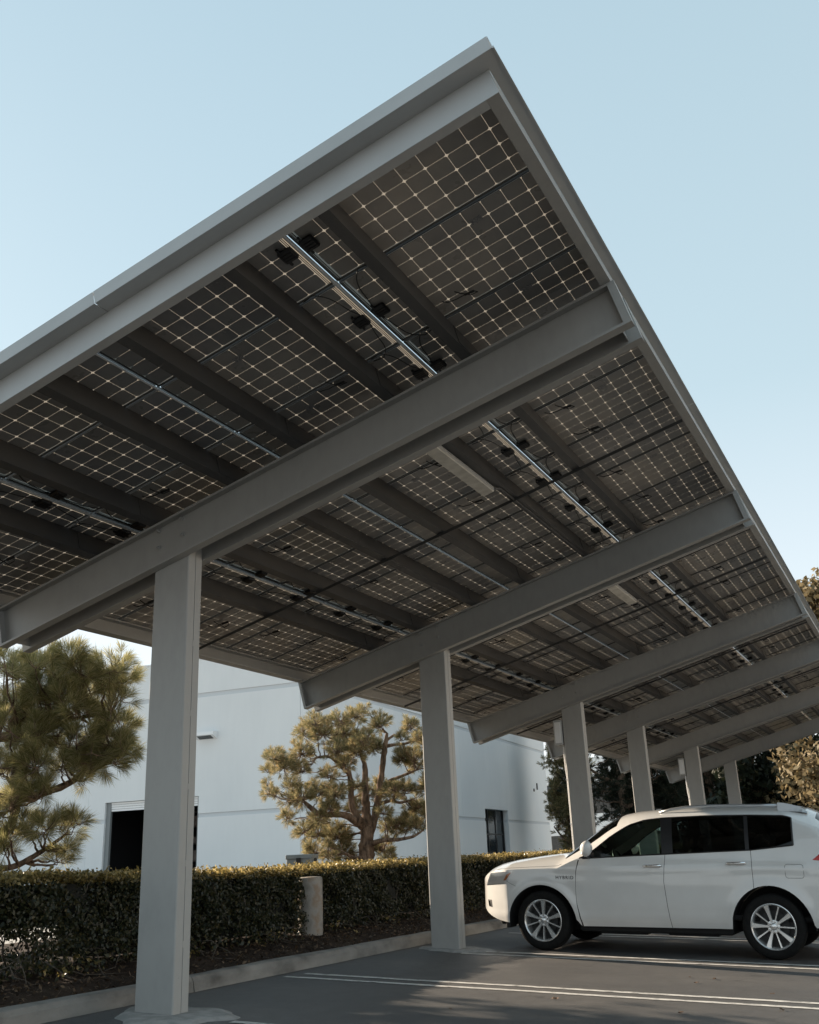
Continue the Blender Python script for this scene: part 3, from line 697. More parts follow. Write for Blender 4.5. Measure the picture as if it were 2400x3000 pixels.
# ------------------------------------------------------------------ vegetation
def leaf_quads(P_, Nrm, size, nrg, jitter=.9, elong=1.6):
    n = len(P_); d = Nrm + nrg.randn(n,3)*jitter; d /= np.linalg.norm(d, axis=1)[:,None]+1e-9
    a = nrg.randn(n,3); u = np.cross(d, a); u /= np.linalg.norm(u, axis=1)[:,None]+1e-9; w = np.cross(d, u)
    sz = size*(.6+.8*nrg.rand(n))[:,None]
    u = u*sz*elong*.5; w = w*sz*.5
    V = np.empty((n,4,3)); V[:,0] = P_-u; V[:,1] = P_-w*.9+u*.1; V[:,2] = P_+u; V[:,3] = P_+w*.9+u*.1
    return V.reshape(-1,3)
def hedge(name, x0, x1, y0, y1, ztop, label, dens=1.0, gap=None):
    """x0 = face towards the lot, x1 = back face"""
    root = empty(name, ((x0+x1)/2, y0, .25), label, 'hedge', 'clipped hedges behind the kerb')
    ox, oy, oz = root.location
    Ls = y1-y0; Ps = []; Ns = []; Z = []
    def wob(y, z): return .05*np.sin(y*2.1+z*3)+.035*np.sin(y*5.7+1)+.03*np.sin(z*9+y*3.3)+.02*np.sin(y*13+z*17)
    top = lambda y: ztop(y)+.012*np.sin(y*3.7)+.01*np.sin(y*9.1)
    n = int(5200*Ls*dens)
    y = y0+nr.rand(n)*Ls; z = .27+nr.rand(n)**.85*(top(y)-.27)
    x = x0+wob(y,z)+nr.rand(n)*.0-np.abs(nr.randn(n))*.07
    low = z < .55; x = x + np.where(low, nr.rand(n)*.12*1.0, 0)
    keep = nr.rand(n) < np.where(z < .42, .45, 1)*np.where(np.sin(y*7.3+z*5)*np.sin(y*3.1-z*8) > .75, .35, 1.)
    if gap is not None: keep &= ~((y < gap[1]-.2+.15*np.sin(z*40)) & (z > .47) & (z < .62+.03*np.sin(y*9)) & (y > gap[0]) & (nr.rand(n) < .93))
    Ps.append(np.stack([x,y,z],1)[keep]); Ns.append(np.tile([1,0,.3],(keep.sum(),1)))
    k1 = len(Ps[-1])
    n = int(900*Ls*dens); y = y0+nr.rand(n)*Ls; z = .3+nr.rand(n)*(top(y)-.3)   # back face
    kb = np.ones(n, bool)
    if gap is not None: kb &= ~((y < gap[1]) & (z > .48) & (z < .64) & (y > gap[0]))
    Ps.append(np.stack([x1-wob(y,z)+nr.randn(n)*.04,y,z],1)[kb]); Ns.append(np.tile([-1,0,.3],(kb.sum(),1)))
    for ye, sg in ((y0,-1),(y1,1)):
        n = int(900*dens); x = x1+nr.rand(n)*(x0-x1); z = .3+nr.rand(n)*(ztop(ye)-.3)
        Ps.append(np.stack([x, ye+nr.randn(n)*.04, z],1)); Ns.append(np.tile([0,sg,.3],(n,1)))
    n = int(5200*Ls*dens*abs(x1-x0)); y = y0+nr.rand(n)*Ls; x = x1+nr.rand(n)*(x0-x1)
    z = top(y)+nr.randn(n)*.022+.01+np.where(nr.rand(n) < .03, nr.rand(n)*.07, 0)
    Ptop = np.stack([x,y,z],1); Ntop = np.tile([0,0,1.],(n,1))
    Pa = np.concatenate(Ps); Na = np.concatenate(Ns).astype(float)
    O_ = np.array([ox,oy,oz])
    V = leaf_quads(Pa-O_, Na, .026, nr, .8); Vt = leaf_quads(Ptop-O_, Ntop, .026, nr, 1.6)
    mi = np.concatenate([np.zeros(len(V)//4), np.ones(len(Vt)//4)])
    # leaves near the top of the faces get the sunlit colour too
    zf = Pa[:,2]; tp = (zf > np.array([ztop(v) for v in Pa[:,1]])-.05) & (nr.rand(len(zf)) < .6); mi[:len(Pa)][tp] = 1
    np_mesh('foliage', np.concatenate([V,Vt]), 4, [M['hedge'], M['hedgelit']], root, mi)
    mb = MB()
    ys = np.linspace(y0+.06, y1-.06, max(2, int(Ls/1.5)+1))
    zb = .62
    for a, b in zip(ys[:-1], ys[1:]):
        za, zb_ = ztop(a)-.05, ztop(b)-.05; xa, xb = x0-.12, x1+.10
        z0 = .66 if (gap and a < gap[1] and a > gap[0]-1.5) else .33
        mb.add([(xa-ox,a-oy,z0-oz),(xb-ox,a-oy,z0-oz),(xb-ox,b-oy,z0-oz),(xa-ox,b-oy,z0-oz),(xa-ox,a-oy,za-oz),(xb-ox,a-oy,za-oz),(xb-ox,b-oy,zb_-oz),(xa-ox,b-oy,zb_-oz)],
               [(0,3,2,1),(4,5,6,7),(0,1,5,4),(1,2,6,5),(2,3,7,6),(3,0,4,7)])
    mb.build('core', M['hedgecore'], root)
    mb = MB(); y = y0+.2
    while y < min(y1, 22):
        xs = x0-.1-rnd.random()*.25; p = [(xs-ox, y-oy, .2-oz)]
        for k in range(4): p.append((p[-1][0]+rnd.uniform(-.08,.08), p[-1][1]+rnd.uniform(-.12,.12), p[-1][2]+.14))
        mb.tube(p, [.014,.012,.009,.007,.005], 5)
        for q in range(1):   # outer twigs on the face and trailing on the soil
            zz = rnd.uniform(.25, ztop(y)-.15); p = [(x0+.03-ox, y-oy, zz-oz)]
            dy = rnd.choice((-1,1))
            for k in range(5): p.append((min(p[-1][0]+rnd.uniform(-.03,.045), x0+.09-ox), p[-1][1]+dy*rnd.uniform(.0,.09), p[-1][2]+rnd.uniform(-.02,.07)))
            mb.tube(p, [.0032,.003,.0026,.002,.0015,.001], 4)
        if rnd.random() < .6:
            p = [(x0+rnd.uniform(-.05,.1)-ox, y-oy, .36-oz)]; dx = rnd.uniform(.02,.09); dy = rnd.uniform(-.14,.14)
            for k in range(6):
                xx = p[-1][0]+dx+rnd.uniform(-.03,.03); 
                p.append((xx, p[-1][1]+dy+rnd.uniform(-.04,.04), max(.36-oz-.06*k+rnd.uniform(-.02,.03), interp(xx+ox, [(-5,.28),(-4,.27),(-3.3,.16),(-3.1,.12)])+.01-oz)))
            mb.tube(p, [.006,.0055,.005,.004,.003,.002,.001], 4)
        y += .14 if y < 12 else .4
    mb.build('stems', M['twig'], root)
    # low sprouts in front
    n = int(260*min(Ls,16)*dens); y = y0+nr.rand(n)*min(Ls,16); x = x0+.02+np.abs(nr.randn(n))*.14; z = .24+nr.rand(n)*.20*np.clip(1-(x-x0)*1.5,.1,1)
    cl = np.sin(y*4.1)+np.sin(y*9.7+1)+.6*nr.randn(n) > .2
    V = leaf_quads(np.stack([x,y,z],1)[cl]-O_, np.tile([.6,0,.8],(cl.sum(),1)), .03, nr, .9)
    np_mesh('sprouts', V, 4, [M['hedge'], M['hedgelit']], root, (nr.rand(len(V)//4) < .25).astype(int))
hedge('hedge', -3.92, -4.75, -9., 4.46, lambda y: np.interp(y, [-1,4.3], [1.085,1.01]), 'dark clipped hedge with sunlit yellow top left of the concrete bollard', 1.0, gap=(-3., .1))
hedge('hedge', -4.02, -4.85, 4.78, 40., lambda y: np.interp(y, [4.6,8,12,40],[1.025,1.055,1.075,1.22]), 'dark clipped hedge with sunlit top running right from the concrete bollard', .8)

def litter():
    n = 5200; x = -3.17-np.abs(nr.rand(n))**1.0*1.0; y = -3+nr.rand(n)*22
    z = np.interp(x, [-5,-4,-3.3,-3.149],[.28,.27,.16,.115])+.03
    V = leaf_quads(np.stack([x,y,z],1), np.tile([0,0,1.],(n,1)), .028, nr, .5)
    o = np_mesh('leaf_litter', V, 4, M['litter']); tag(o, 'dry leaf litter strewn over the soil below the hedges', kind='stuff')
litter()
def tufts(centres, radii, per, needles, length, width, seed, up=.55, shoot=.12):
    g = np.random.RandomState(seed); out = []; shoots = []
    for c, r in zip(centres, radii):
        c = np.array(c); k = max(3, int(per*(r/.2)**1.6))
        d = g.randn(k,3); d /= np.linalg.norm(d,axis=1)[:,None]; d[:,2] = d[:,2]*.9+.12
        for i in range(k):
            base = c + d[i]*r*(.25+.6*g.rand()); ax = d[i]*.95+np.array([0,0,up])+g.randn(3)*.18; ax /= np.linalg.norm(ax)
            L_ = shoot*(.7+.6*g.rand()); shoots.append((base, base+ax*L_, c))
            n = needles; t = g.rand(n)**.8; pb = base+np.outer(t*L_, ax)
            a = g.randn(n,3); a -= np.outer(a@ax, ax); a /= np.linalg.norm(a,axis=1)[:,None]+1e-9
            sp = (.95-.55*t+.15*g.randn(n))[:,None]
            nd = ax+a*sp; nd /= np.linalg.norm(nd,axis=1)[:,None]
            ln = (length*(.7+.5*g.rand(n)))[:,None]
            side = np.cross(nd, g.randn(n,3)); side /= np.linalg.norm(side,axis=1)[:,None]+1e-9
            mid = pb+nd*ln*.5; tip = pb+nd*ln + np.array([0,0,-1])*ln*.10
            V = np.empty((n,4,3)); V[:,0] = pb; V[:,1] = mid-side*width*.5; V[:,2] = tip; V[:,3] = mid+side*width*.5
            out.append(V.reshape(-1,3))
    return np.concatenate(out), shoots
def pine(name, base, trunks, centres, radii, label, cat='tree', per=12, needles=60, length=.13, width=.0035, seed=1, mt='needle', group=None, maxlen=1e9, nb=1, shoot=.12, bsize=.022):
    root = empty(name, base, label, cat, group); O_ = np.array(base)
    V, sh = tufts(centres, radii, per, needles, length, width, seed, shoot=shoot)
    np_mesh('crown', V-O_, 4, M[mt], root)
    mb = MB(); g = random.Random(seed)
    allp = []
    for (pts, rads) in trunks:
        # smooth & roughen
        P2 = []; R2 = []
        for i in range(len(pts)-1):
            for k in range(6):
                t = k/6; P2.append(Vector(pts[i]).lerp(Vector(pts[i+1]), t)); R2.append(rads[i]*(1-t)+rads[i+1]*t)
        P2.append(Vector(pts[-1])); R2.append(rads[-1])
        for _ in range(3):
            P2 = [P2[0]] + [(P2[i-1]+P2[i]*2+P2[i+1])/4 for i in range(1,len(P2)-1)] + [P2[-1]]
        P2 = [p + Vector((g.uniform(-1,1),g.uniform(-1,1),0))*r*.12 for p, r in zip(P2, R2)]
        mb.tube([p-Vector(base) for p in P2], [r*g.uniform(.9,1.1) for r in R2], 12)
        allp += [(p, r) for p, r in zip(P2, R2)]
    mb.build('trunk', M['bark'], root, smooth=True)
    mb = MB()
    for c, r in zip(centres, radii):
        c = Vector(c); bp_, br = min(allp, key=lambda a: (a[0]-c).length + max(0, (a[0].z-c.z))*1.5 + .0)
        d = (c-bp_).length
        if d > maxlen: continue
        p = []
        for k in range(8):
            t = k/7; q = bp_.lerp(c, t) + Vector((g.uniform(-1,1),g.uniform(-1,1),g.uniform(-1,1)))*.03*d*(0 if k in (0,7) else 1); q.z -= .045*d*math.sin(t*math.pi)
            p.append(q-Vector(base))
        r0 = min(br*.6, bsize*(.6+d*.35)); mb.tube(p, [r0*(1-.75*k/7) for k in range(8)], 6)
    for (a, b, c) in sh:
        mb.tube([Vector(c)-Vector(base), (Vector(a)+Vector(c))/2-Vector(base)+Vector((0,0,-.01)), Vector(a)-Vector(base), Vector(b)-Vector(base)], [.006,.005,.004,.002], 4, cap=False)
    mb.build('branch', M['bark'], root, smooth=True)
    return root
# camera frame, used to convert measured sight lines into real positions at chosen distances
YAW, PIT, ROL, F = .45862728984, .33951028322, -.04274052450, 2890.554
CAM = Vector((3.43023, -6.92542, 1.0896))
fw = Vector((-math.sin(YAW), math.cos(YAW), 0)); rt = Vector((math.cos(YAW), math.sin(YAW), 0)); up = Vector((0,0,1))
FV = fw*math.cos(PIT)+up*math.sin(PIT); UV = -fw*math.sin(PIT)+up*math.cos(PIT)
R2 = rt*math.cos(ROL)+UV*math.sin(ROL); U2 = -rt*math.sin(ROL)+UV*math.cos(ROL)
def at(px, py, dist):
    r = FV + R2*((px-1200)/F) - U2*((py-1500)/F); h = math.hypot(r.x, r.y)
    return CAM + r*(dist/h)
# near pine at the left
g = random.Random(5)
cl1 = [(30,180,90),(150,330,110),(300,260,110),(420,180,90),(330,420,130),(620,150,110),(700,260,110),(520,350,130),(870,220,70),(1000,230,100),(1080,330,100),(900,400,110),(1050,500,90),(760,450,120),(80,560,130),(220,620,140),(380,560,130),(560,560,110),(700,600,90),(800,740,80),(950,740,100),(1060,800,100),(120,800,140),(300,850,140),(480,850,120),(650,900,130),(820,950,130),(960,920,120),(1060,950,90),(900,1080,100),(980,1100,80),(750,1120,90),(550,1120,110),(350,1080,120),(150,1050,130),(720,1220,55),(60,1200,120),(250,1280,110),(380,1350,80),(100,1400,110),(30,1550,90),(200,1600,70),(280,1700,70),(430,1690,80),(560,1650,80),(660,1620,70),(600,1850,70),(510,1930,50),(80,1750,70),(30,1850,60)]
# pushed left and mirrored for the part of the crown out of view
D1 = 12.6; base1 = at(-420, 2600, D1); base1.z = .26
cs = []; rs = []
for (x, y, r) in cl1:
    px, py = x/3.0, 1880+y/3.0
    for k in range(3):
        cs.append(at(px+g.uniform(-14,14), py+g.uniform(-14,14), D1+g.uniform(-.8,.8))); rs.append(r/3./F*D1*g.uniform(.95,1.2))
for k in range(70):
    cs.append(at(g.uniform(-900,-20), g.uniform(1780,2450), D1+g.uniform(-1.6,2.2))); rs.append(g.uniform(.16,.26))
t1 = [([base1, at(-400,2450,D1), at(-330,2250,D1), at(-300,2000,D1)], [.17,.15,.11,.05]),
      ([at(-400,2480,D1), at(-200,2560,D1), at(40,2545,D1-.1), at(130,2490,D1-.1), at(200,2440,D1)], [.07,.055,.035,.025,.012]),
      ([at(-330,2250,D1), at(-100,2330,D1), at(60,2345,D1), at(200,2300,D1), at(280,2235,D1), at(340,2180,D1)], [.09,.07,.05,.04,.028,.012]),
      ([at(-330,2200,D1), at(-60,2160,D1+.3), at(110,2160,D1+.2), at(190,2110,D1+.2), at(330,2085,D1+.1), at(350,2120,D1+.1)], [.08,.06,.04,.03,.018,.008]),
      ([at(-60,2530,D1), at(30,2430,D1), at(50,2360,D1), at(40,2250,D1)], [.05,.05,.05,.03])]
pine('pine_tree', tuple(base1), t1, cs, rs, 'large bushy long-needled pine nearest the camera at the left edge', per=9, needles=110, length=.175, width=.0038, seed=3, maxlen=2.6, shoot=.10)
# second pine, in front of the warehouse
cl2 = [(450,370,80),(560,300,80),(640,400,100),(800,270,80),(880,400,100),(1000,210,80),(1060,120,30),(1060,450,110),(1170,520,80),(1200,290,80),(150,620,90),(250,720,100),(400,600,100),(430,760,70),(110,780,45),(80,900,35),(90,1000,40),(160,1010,30),(700,820,70),(330,930,70),(420,1050,90),(300,1060,60),(600,970,100),(760,1000,100),(280,1230,60),(600,1260,90),(700,1150,90),(470,1380,70),(600,1420,100),(800,1430,100),(550,1580,90),(700,1600,80),(880,1580,90),(880,680,80),(800,560,80),(1000,900,60),(1100,1010,80),(950,1130,80),(1240,900,60),(1300,1000,70),(1250,1180,50),(1530,330,70),(1600,420,60),(1430,440,40),(1430,640,90),(1550,640,100),(1500,960,90),(1380,960,70),(1400,1310,90),(1300,1320,60),(1500,1280,80),(1600,1150,90),(1600,1330,60),(1260,1580,80),(1300,1640,50),(1700,500,100),(1760,900,110),(1720,1200,90),(1800,700,100),(1000,560,100),(900,480,90)]
D2 = 19.5; z2 = lambda x, y: (760+x/3.45, 2040+y/3.45)
cs = []; rs = []
for (x, y, r) in cl2:
    for k in range(2):
        px, py = z2(x+g.uniform(-.3,.3)*r, y+g.uniform(-.3,.3)*r); cs.append(at(px, py, D2+g.uniform(-.9,.9))); rs.append(r/3.45/F*D2*g.uniform(1.05,1.4))
A2 = lambda x, y, d=0: at(*z2(x, y), D2+d)
base2 = A2(1085, 1760); base2.z = .24
t2 = [([base2, A2(1090,1700), A2(1085,1500), A2(1090,1350), A2(1080,1150), A2(1070,950), A2(1070,700), A2(1020,560)], [.165,.15,.14,.12,.08,.065,.05,.025]),
      ([A2(1090,1450), A2(1150,1300,.1), A2(1200,1050,.2), A2(1235,760,.2), A2(1270,520,.2), A2(1290,370,.2)], [.10,.075,.065,.055,.05,.025]),
      ([A2(1370,385,.2), A2(1290,440,.2), A2(1270,480,.2)], [.02,.03,.04]),
      ([A2(1275,505,.2), A2(1350,490,.2), A2(1480,480,.2), A2(1610,430,.2)], [.04,.03,.025,.015]),
      ([A2(1080,1300), A2(1000,1250,-.2), A2(930,1100,-.2), A2(925,900,-.2), A2(900,720,-.2)], [.08,.07,.06,.055,.04]),
      ([A2(1070,1330), A2(870,1190,-.4), A2(600,1200,-.5), A2(470,1080,-.6), A2(420,1040,-.6)], [.08,.06,.05,.035,.02]),
      ([A2(920,800,-.2), A2(720,600,-.4), A2(560,620,-.5), A2(540,680,-.5)], [.04,.03,.02,.01]),
      ([A2(1110,1500), A2(1250,1450,-.4), A2(1400,1450,-.5), A2(1560,1420,-.6), A2(1660,1350,-.6)], [.06,.04,.035,.025,.015]),
      ([A2(1110,1560), A2(1200,1540,.3), A2(1280,1500,.4)], [.05,.035,.015]),
      ([A2(1070,1640), A2(960,1640,-.3), A2(860,1580,-.4)], [.06,.04,.02]),
      ([A2(1240,900,.2), A2(1350,840,.2), A2(1430,810,.1), A2(1600,740,0)], [.045,.035,.03,.015]),
      ([A2(1180,1100,.2), A2(1330,1050,0), A2(1420,1080,0), A2(1560,1040,0)], [.045,.03,.025,.012])]
pine('pine_tree', tuple(base2), t2, cs, rs, 'sunlit windswept pine with several bare trunks in front of the white warehouse', per=26, needles=48, length=.115, width=.0058, seed=8, mt='needle_far', maxlen=1.6, shoot=.07, bsize=.016)

def far_pine(x, y, h, cr, seed, label, mt='needle_dk', low=.3, lean=0., k=150):
    g = random.Random(seed); base = (x, y, .1 if x < -3 else gz(min(x, 25))-.1)
    tr = [([base, (x+lean*.3, y, h*.4), (x+lean*.7, y, h*.75), (x+lean, y, h*.97)], [.028*h, .022*h, .014*h, .006*h])]
    for q in range(5):
        a = g.uniform(0, 6.28); z = h*g.uniform(low, .8); rr = cr*g.uniform(.6,.95)
        tr.append(([(x+lean*z/h, y, z), (x+lean*z/h+math.cos(a)*rr*.5, y+math.sin(a)*rr*.5, z+.04*h), (x+lean*z/h+math.cos(a)*rr, y+math.sin(a)*rr, z+.12*h)], [.012*h,.008*h,.004*h]))
    cs = []; rs = []
    for q in range(k):
        z = low+(1-low)*g.random()**.8; rad = cr*math.sqrt(max(.05, 1-((z-.62)/.45)**2)); a = g.uniform(0, 6.28); rr = rad*math.sqrt(g.random())
        cs.append((x+lean*z+math.cos(a)*rr, y+math.sin(a)*rr, z*h)); rs.append(h*g.uniform(.035,.065))
    return pine('pine_tree', base, tr, cs, rs, label, per=3 if mt != 'x' else 3, needles=26, length=.028*h, width=.0032*h, seed=seed, mt=mt, group='pines behind the carport', maxlen=cr*1.5, shoot=.03*h, bsize=.03)
def polar(head, dist): return CAM.x-dist*math.sin(R(head)), CAM.y+dist*math.cos(R(head))
for (hd, ds, h, cr, sd, mt, lab, low) in [
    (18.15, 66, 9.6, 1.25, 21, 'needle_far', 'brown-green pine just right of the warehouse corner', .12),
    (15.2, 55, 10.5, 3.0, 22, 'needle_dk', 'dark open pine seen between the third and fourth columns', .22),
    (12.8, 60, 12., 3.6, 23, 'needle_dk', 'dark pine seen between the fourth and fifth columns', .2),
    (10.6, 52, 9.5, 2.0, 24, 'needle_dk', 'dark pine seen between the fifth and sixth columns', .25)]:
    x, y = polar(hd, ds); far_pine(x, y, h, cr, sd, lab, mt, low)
x, y = polar(60.5, 19.5); far_pine(x, y, 6.6, 2.2, 31, 'tall pine added outside the left edge to shade the near asphalt', 'needle', .35, 0, 90)  # unseen pine added to cast shade over the near asphalt
def leafy(name, x, y, h, cr, seed, label, mt, low=.05, k=40, n=9000, size=.16, flat=1.):
    g = np.random.RandomState(seed); root = empty(name, (x, y, gz(min(x,25))-.2), label, 'tree', 'broad trees at the far right'); O_ = np.array(root.location)
    C = []; Rr = []
    for q in range(k):
        z = low+(1-low)*g.rand(); rad = cr*math.sqrt(max(.1, 1-abs((z-.42)/.62)**2.4)); a = g.rand()*6.283; rr = rad*(g.rand()**.5)
        C.append((math.cos(a)*rr, math.sin(a)*rr, z*h*.93)); Rr.append(cr*(.16+.2*g.rand()))
    Vs = []
    for c, r_ in zip(C, Rr):
        m_ = int(n/k); d = g.randn(m_,3); d /= np.linalg.norm(d,axis=1)[:,None]; p = np.array(c)+d*r_*(.55+.55*g.rand(m_))[:,None]
        Vs.append(leaf_quads(p, d, size, g, .6))
    np_mesh('crown', np.concatenate(Vs), 4, M[mt], root)
    mb = MB(); mb.tube([(0,0,-.3),(.1,0,h*.3),(0,.1,h*.6),(0,0,h*.85)], [.03*h,.024*h,.016*h,.005*h], 8)
    for c in C[::2]: mb.tube([(0,0,max(.5,c[2]-.25*h)), (c[0]*.5,c[1]*.5,c[2]-.1*h), c], [.008*h,.006*h,.002*h], 5)
    mb.build('trunk', M['bark'], root)
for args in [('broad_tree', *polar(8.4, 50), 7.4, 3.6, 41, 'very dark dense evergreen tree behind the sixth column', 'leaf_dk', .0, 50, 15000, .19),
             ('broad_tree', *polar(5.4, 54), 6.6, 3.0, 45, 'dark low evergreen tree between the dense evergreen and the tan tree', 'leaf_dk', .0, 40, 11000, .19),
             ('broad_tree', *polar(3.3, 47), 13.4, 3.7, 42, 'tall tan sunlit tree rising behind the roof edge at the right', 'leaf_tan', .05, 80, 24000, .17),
             ('broad_tree', *polar(-2.5, 50), 9., 4.0, 43, 'dark green tree beyond the right end of the parking bays', 'leaf_dk', .0, 40, 9000, .22),  # unseen tree added for its effect on sun and bounce light
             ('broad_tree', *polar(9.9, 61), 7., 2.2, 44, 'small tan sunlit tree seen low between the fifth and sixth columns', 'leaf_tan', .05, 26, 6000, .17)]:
    leafy(*args)
mb = MB()   # far low wood closing the horizon
def woodline():
    g = np.random.RandomState(77); Vs = []
    for q in range(240):
        hd = -14+60*g.rand() if q % 3 else -14+34*g.rand(); ds = 120+25*g.rand(); x, y = polar(hd, ds); hh = 3.0+2.0*g.rand()
        d = g.randn(130,3); d /= np.linalg.norm(d,axis=1)[:,None]; d[:,2] = np.abs(d[:,2])
        Vs.append(leaf_quads(np.array([x,y,0])+d*np.array([3.2,3.2,hh]), d, .8, g, .5))
    o = np_mesh('far_wood', np.concatenate(Vs), 4, M['leaf_dk']); tag(o, 'far low wood along the horizon', kind='stuff')
woodline()

# ------------------------------------------------------------------ the SUV
def build_car():
    e = Vector((math.cos(CYAW), math.sin(CYAW), -KS*math.cos(CYAW))).normalized(); u_ = Vector((KS,0,1)).normalized()
    la = u_.cross(e).normalized(); u_ = e.cross(la)
    o = Vector((CX, CY, gz(CX))) + la*.93
    mt = Matrix(((e.x,la.x,u_.x,o.x),(e.y,la.y,u_.y,o.y),(e.z,la.z,u_.z,o.z),(0,0,0,1)))
    car = empty('suv', o, 'white SUV parked under the carport, showing its driver side and chrome alloy wheels', 'car', mat=mt)
    RX, RZ, AZ = .455, .46, .335
    def wp(s):
        if s < -.47: return .93*max(0., (s+1.05)/.58)**(1/3.)
        if s > 3.3: return .93*(1-.22*((s-3.3)/.52)**3)
        return .93
    def half(s, z):
        w = wp(s); k = w/.93
        y = w - k*(.05*max(0,(.60-z)/.3)**2 + .045*max(0,(z-.80)/.38)**1.6)
        if z < .47: y += 0
        y += .012*k*math.exp(-((z-.40)/.03)**2)          # rocker crease
        y += .012*k*math.exp(-((z-.985)/.05)**2)*(1 if s > .2 else .3)   # shoulder
        for c0 in (0., 2.79):                              # arch flare
            d = math.hypot((s-c0)/RX, (z-AZ)/RZ) if z > AZ-.05 else abs(s-c0)/RX
            y += .014*k*math.exp(-((max(d,1)-1)/.13)**2)
        return y
    def zb(s):
        for c0, rz in ((0., RZ), (2.79, RZ+.02)):
            if abs(s-c0) < RX: return AZ - .02 + rz*math.sqrt(max(0., 1-((s-c0)/RX)**2)) 
        return interp(s, [(-1.05,.60),(-1.03,.54),(-.97,.47),(-.88,.42),(-.78,.375),(-.68,.345),(-.56,.325),(-.455,.315),(.455,.298),(2.335,.314),(3.245,.35),(3.6,.36),(3.75,.40),(3.82,.5)])
    ZT = [(-1.05,.70),(-1.0,.80),(-.92,.855),(-.8,.91),(-.6,.942),(-.365,.955),(.23,.972),(.40,1.05),(.511,1.089),(.753,1.102),(1.17,1.122),(1.576,1.139),(2.1,1.162),(2.631,1.184),(3.121,1.237),(3.4,1.25),(3.7,1.2),(3.82,1.0)]
    ZA = [(.511,1.0895),(.60,1.125),(.723,1.20),(.918,1.345),(1.05,1.425),(1.169,1.488),(1.363,1.543),(1.582,1.565),(2.117,1.581),(2.631,1.579),(3.027,1.566),(3.10,1.545),(3.2,1.50),(3.45,1.40),(3.7,1.24),(3.82,1.02)]
    ZTOP = [(-1.05,.72),(-1.03,.82),(-1.0,.88),(-.93,.945),(-.85,.985),(-.7,1.035),(-.5,1.075),(-.17,1.12),(.15,1.155),(.24,1.168),(.34,1.225),(.5,1.35),(.7,1.49),(.88,1.59),(1.02,1.64),(1.2,1.668),(1.6,1.69),(2.2,1.705),(3.0,1.69),(3.25,1.67),(3.36,1.62),(3.5,1.48),(3.68,1.27),(3.76,1.2),(3.82,1.03)]
    zt = lambda s: interp(s, ZT); za = lambda s: zt(s)+.0005 if s <= .511 else max(interp(s, ZA), zt(s)+.0005); ztop = lambda s: max(interp(s, ZTOP), za(s)+.005)
    arch = [c0+RX*math.cos(math.pi*k/24)*.9999 for c0 in (0.,2.79) for k in range(25)]
    S = set(round(x,4) for x in arch)
    for x in list(-1.05+np.array([0,.002,.006,.012,.02,.032,.048,.07,.1,.14,.18,.23,.29,.35,.41,.47,.53,.585])) + list(np.arange(.47,2.33,.055)) + list(np.arange(3.26,3.7,.05)) + [3.70,3.74,3.77,3.79,3.805,3.815,3.82]: S.add(round(float(x),4))
    keys = [.466,.472, 1.597,1.603, 2.623,2.629, .70,1.562,1.702,2.567,2.612,3.108, .30, .98]
    for x in keys: S.add(x)
    S = sorted(S); SS = [S[0]]
    for x in S[1:]:
        if x-SS[-1] > .0045 or x in keys:
            if x in keys and x-SS[-1] < .0045 and SS[-1] not in keys: SS[-1] = x
            else: SS.append(x)
    S = SS
    wf = lambda z: interp(z, [(.3,.062),(.563,.0),(.715,-.008),(.921,.005),(1.076,.05)])
    wm = lambda z: interp(z, [(.3,.033),(.534,.005),(.83,-.02),(1.139,.015),(1.25,.015)])
    def warp(s, z):
        if s <= .3 or s >= 2.6: return 0
        if s <= .469: return wf(z)*max(0,(s-.456)/.013) if s > .456 else 0
        if s <= 1.6: t = (s-.469)/1.131; return wf(z)*(1-t)**3 + wm(z)*t**3
        t = (s-1.6)/.7; return wm(z)*max(0,1-t)**3
    NL, NB, NT = 16, 6, 14
    def column(s):
        pts = []; b = zb(s); t = zt(s); a = za(s); tp = ztop(s)
        for i in range(NL+1):
            z = b+(t-b)*(i/NL); pts.append((s+warp(s,z), half(s,z), z))
        yt = half(s,t); ya = max(.02*wp(s), yt-.30*(a-t))
        for i in range(1, NB+1): q = i/NB; z = t+(a-t)*q; pts.append((s+(warp(s,t)*(1-q)), yt+(ya-yt)*q + .010*math.sin(math.pi*q)*(1 if a-t > .05 else 0), z))
        for i in range(1, NT+1):
            q = (i/NT)**1.5; pts.append((s, ya*(1-q), a+(tp-a)*(1-(1-q)**3)))
        return pts
    cols = [column(s) for s in S]; NR = NL+NB+NT+1
    def build_part(name, sel, mats, parent, sides=(1,-1), inset=0., smooth=True):
        mb = MB()
        for sg in sides:
            idx = {}
            for ci in range(len(S)-1):
                sm = (S[ci]+S[ci+1])/2
                for ri in range(NR-1):
                    mi = sel(sm, ri)
                    if mi is None: continue
                    f = []
                    for (c_, r_) in ((ci,ri),(ci+1,ri),(ci+1,ri+1),(ci,ri+1)):
                        if (c_,r_) not in idx:
                            x, y, z = cols[c_][r_]; idx[(c_,r_)] = len(mb.v); mb.v.append((x, -sg*(y+inset), z))
                        f.append(idx[(c_,r_)])
                    mb.f.append(tuple(f if sg > 0 else f[::-1])); mb.m.append(mi)
        o = mb.build(name, mats, parent, smooth=smooth, fix=False); 
        import bmesh
        bm = bmesh.new(); bm.from_mesh(o.data); bmesh.ops.remove_doubles(bm, verts=bm.verts, dist=.0002); bmesh.ops.recalc_face_normals(bm, faces=bm.faces)
        bm.to_mesh(o.data); bm.free()
        if smooth: o.data.polygons.foreach_set('use_smooth', [True]*len(o.data.polygons))
        return o
    lower = lambda r: r < NL; band = lambda r: NL <= r < NL+NB
    inwin = lambda s: .511 < s < 3.108
    ws = lambda s, r: .30 < s < .98 and r >= NL+NB+4
    rw = lambda s, r: 3.36 < s < 3.70 and r >= NL+NB+5
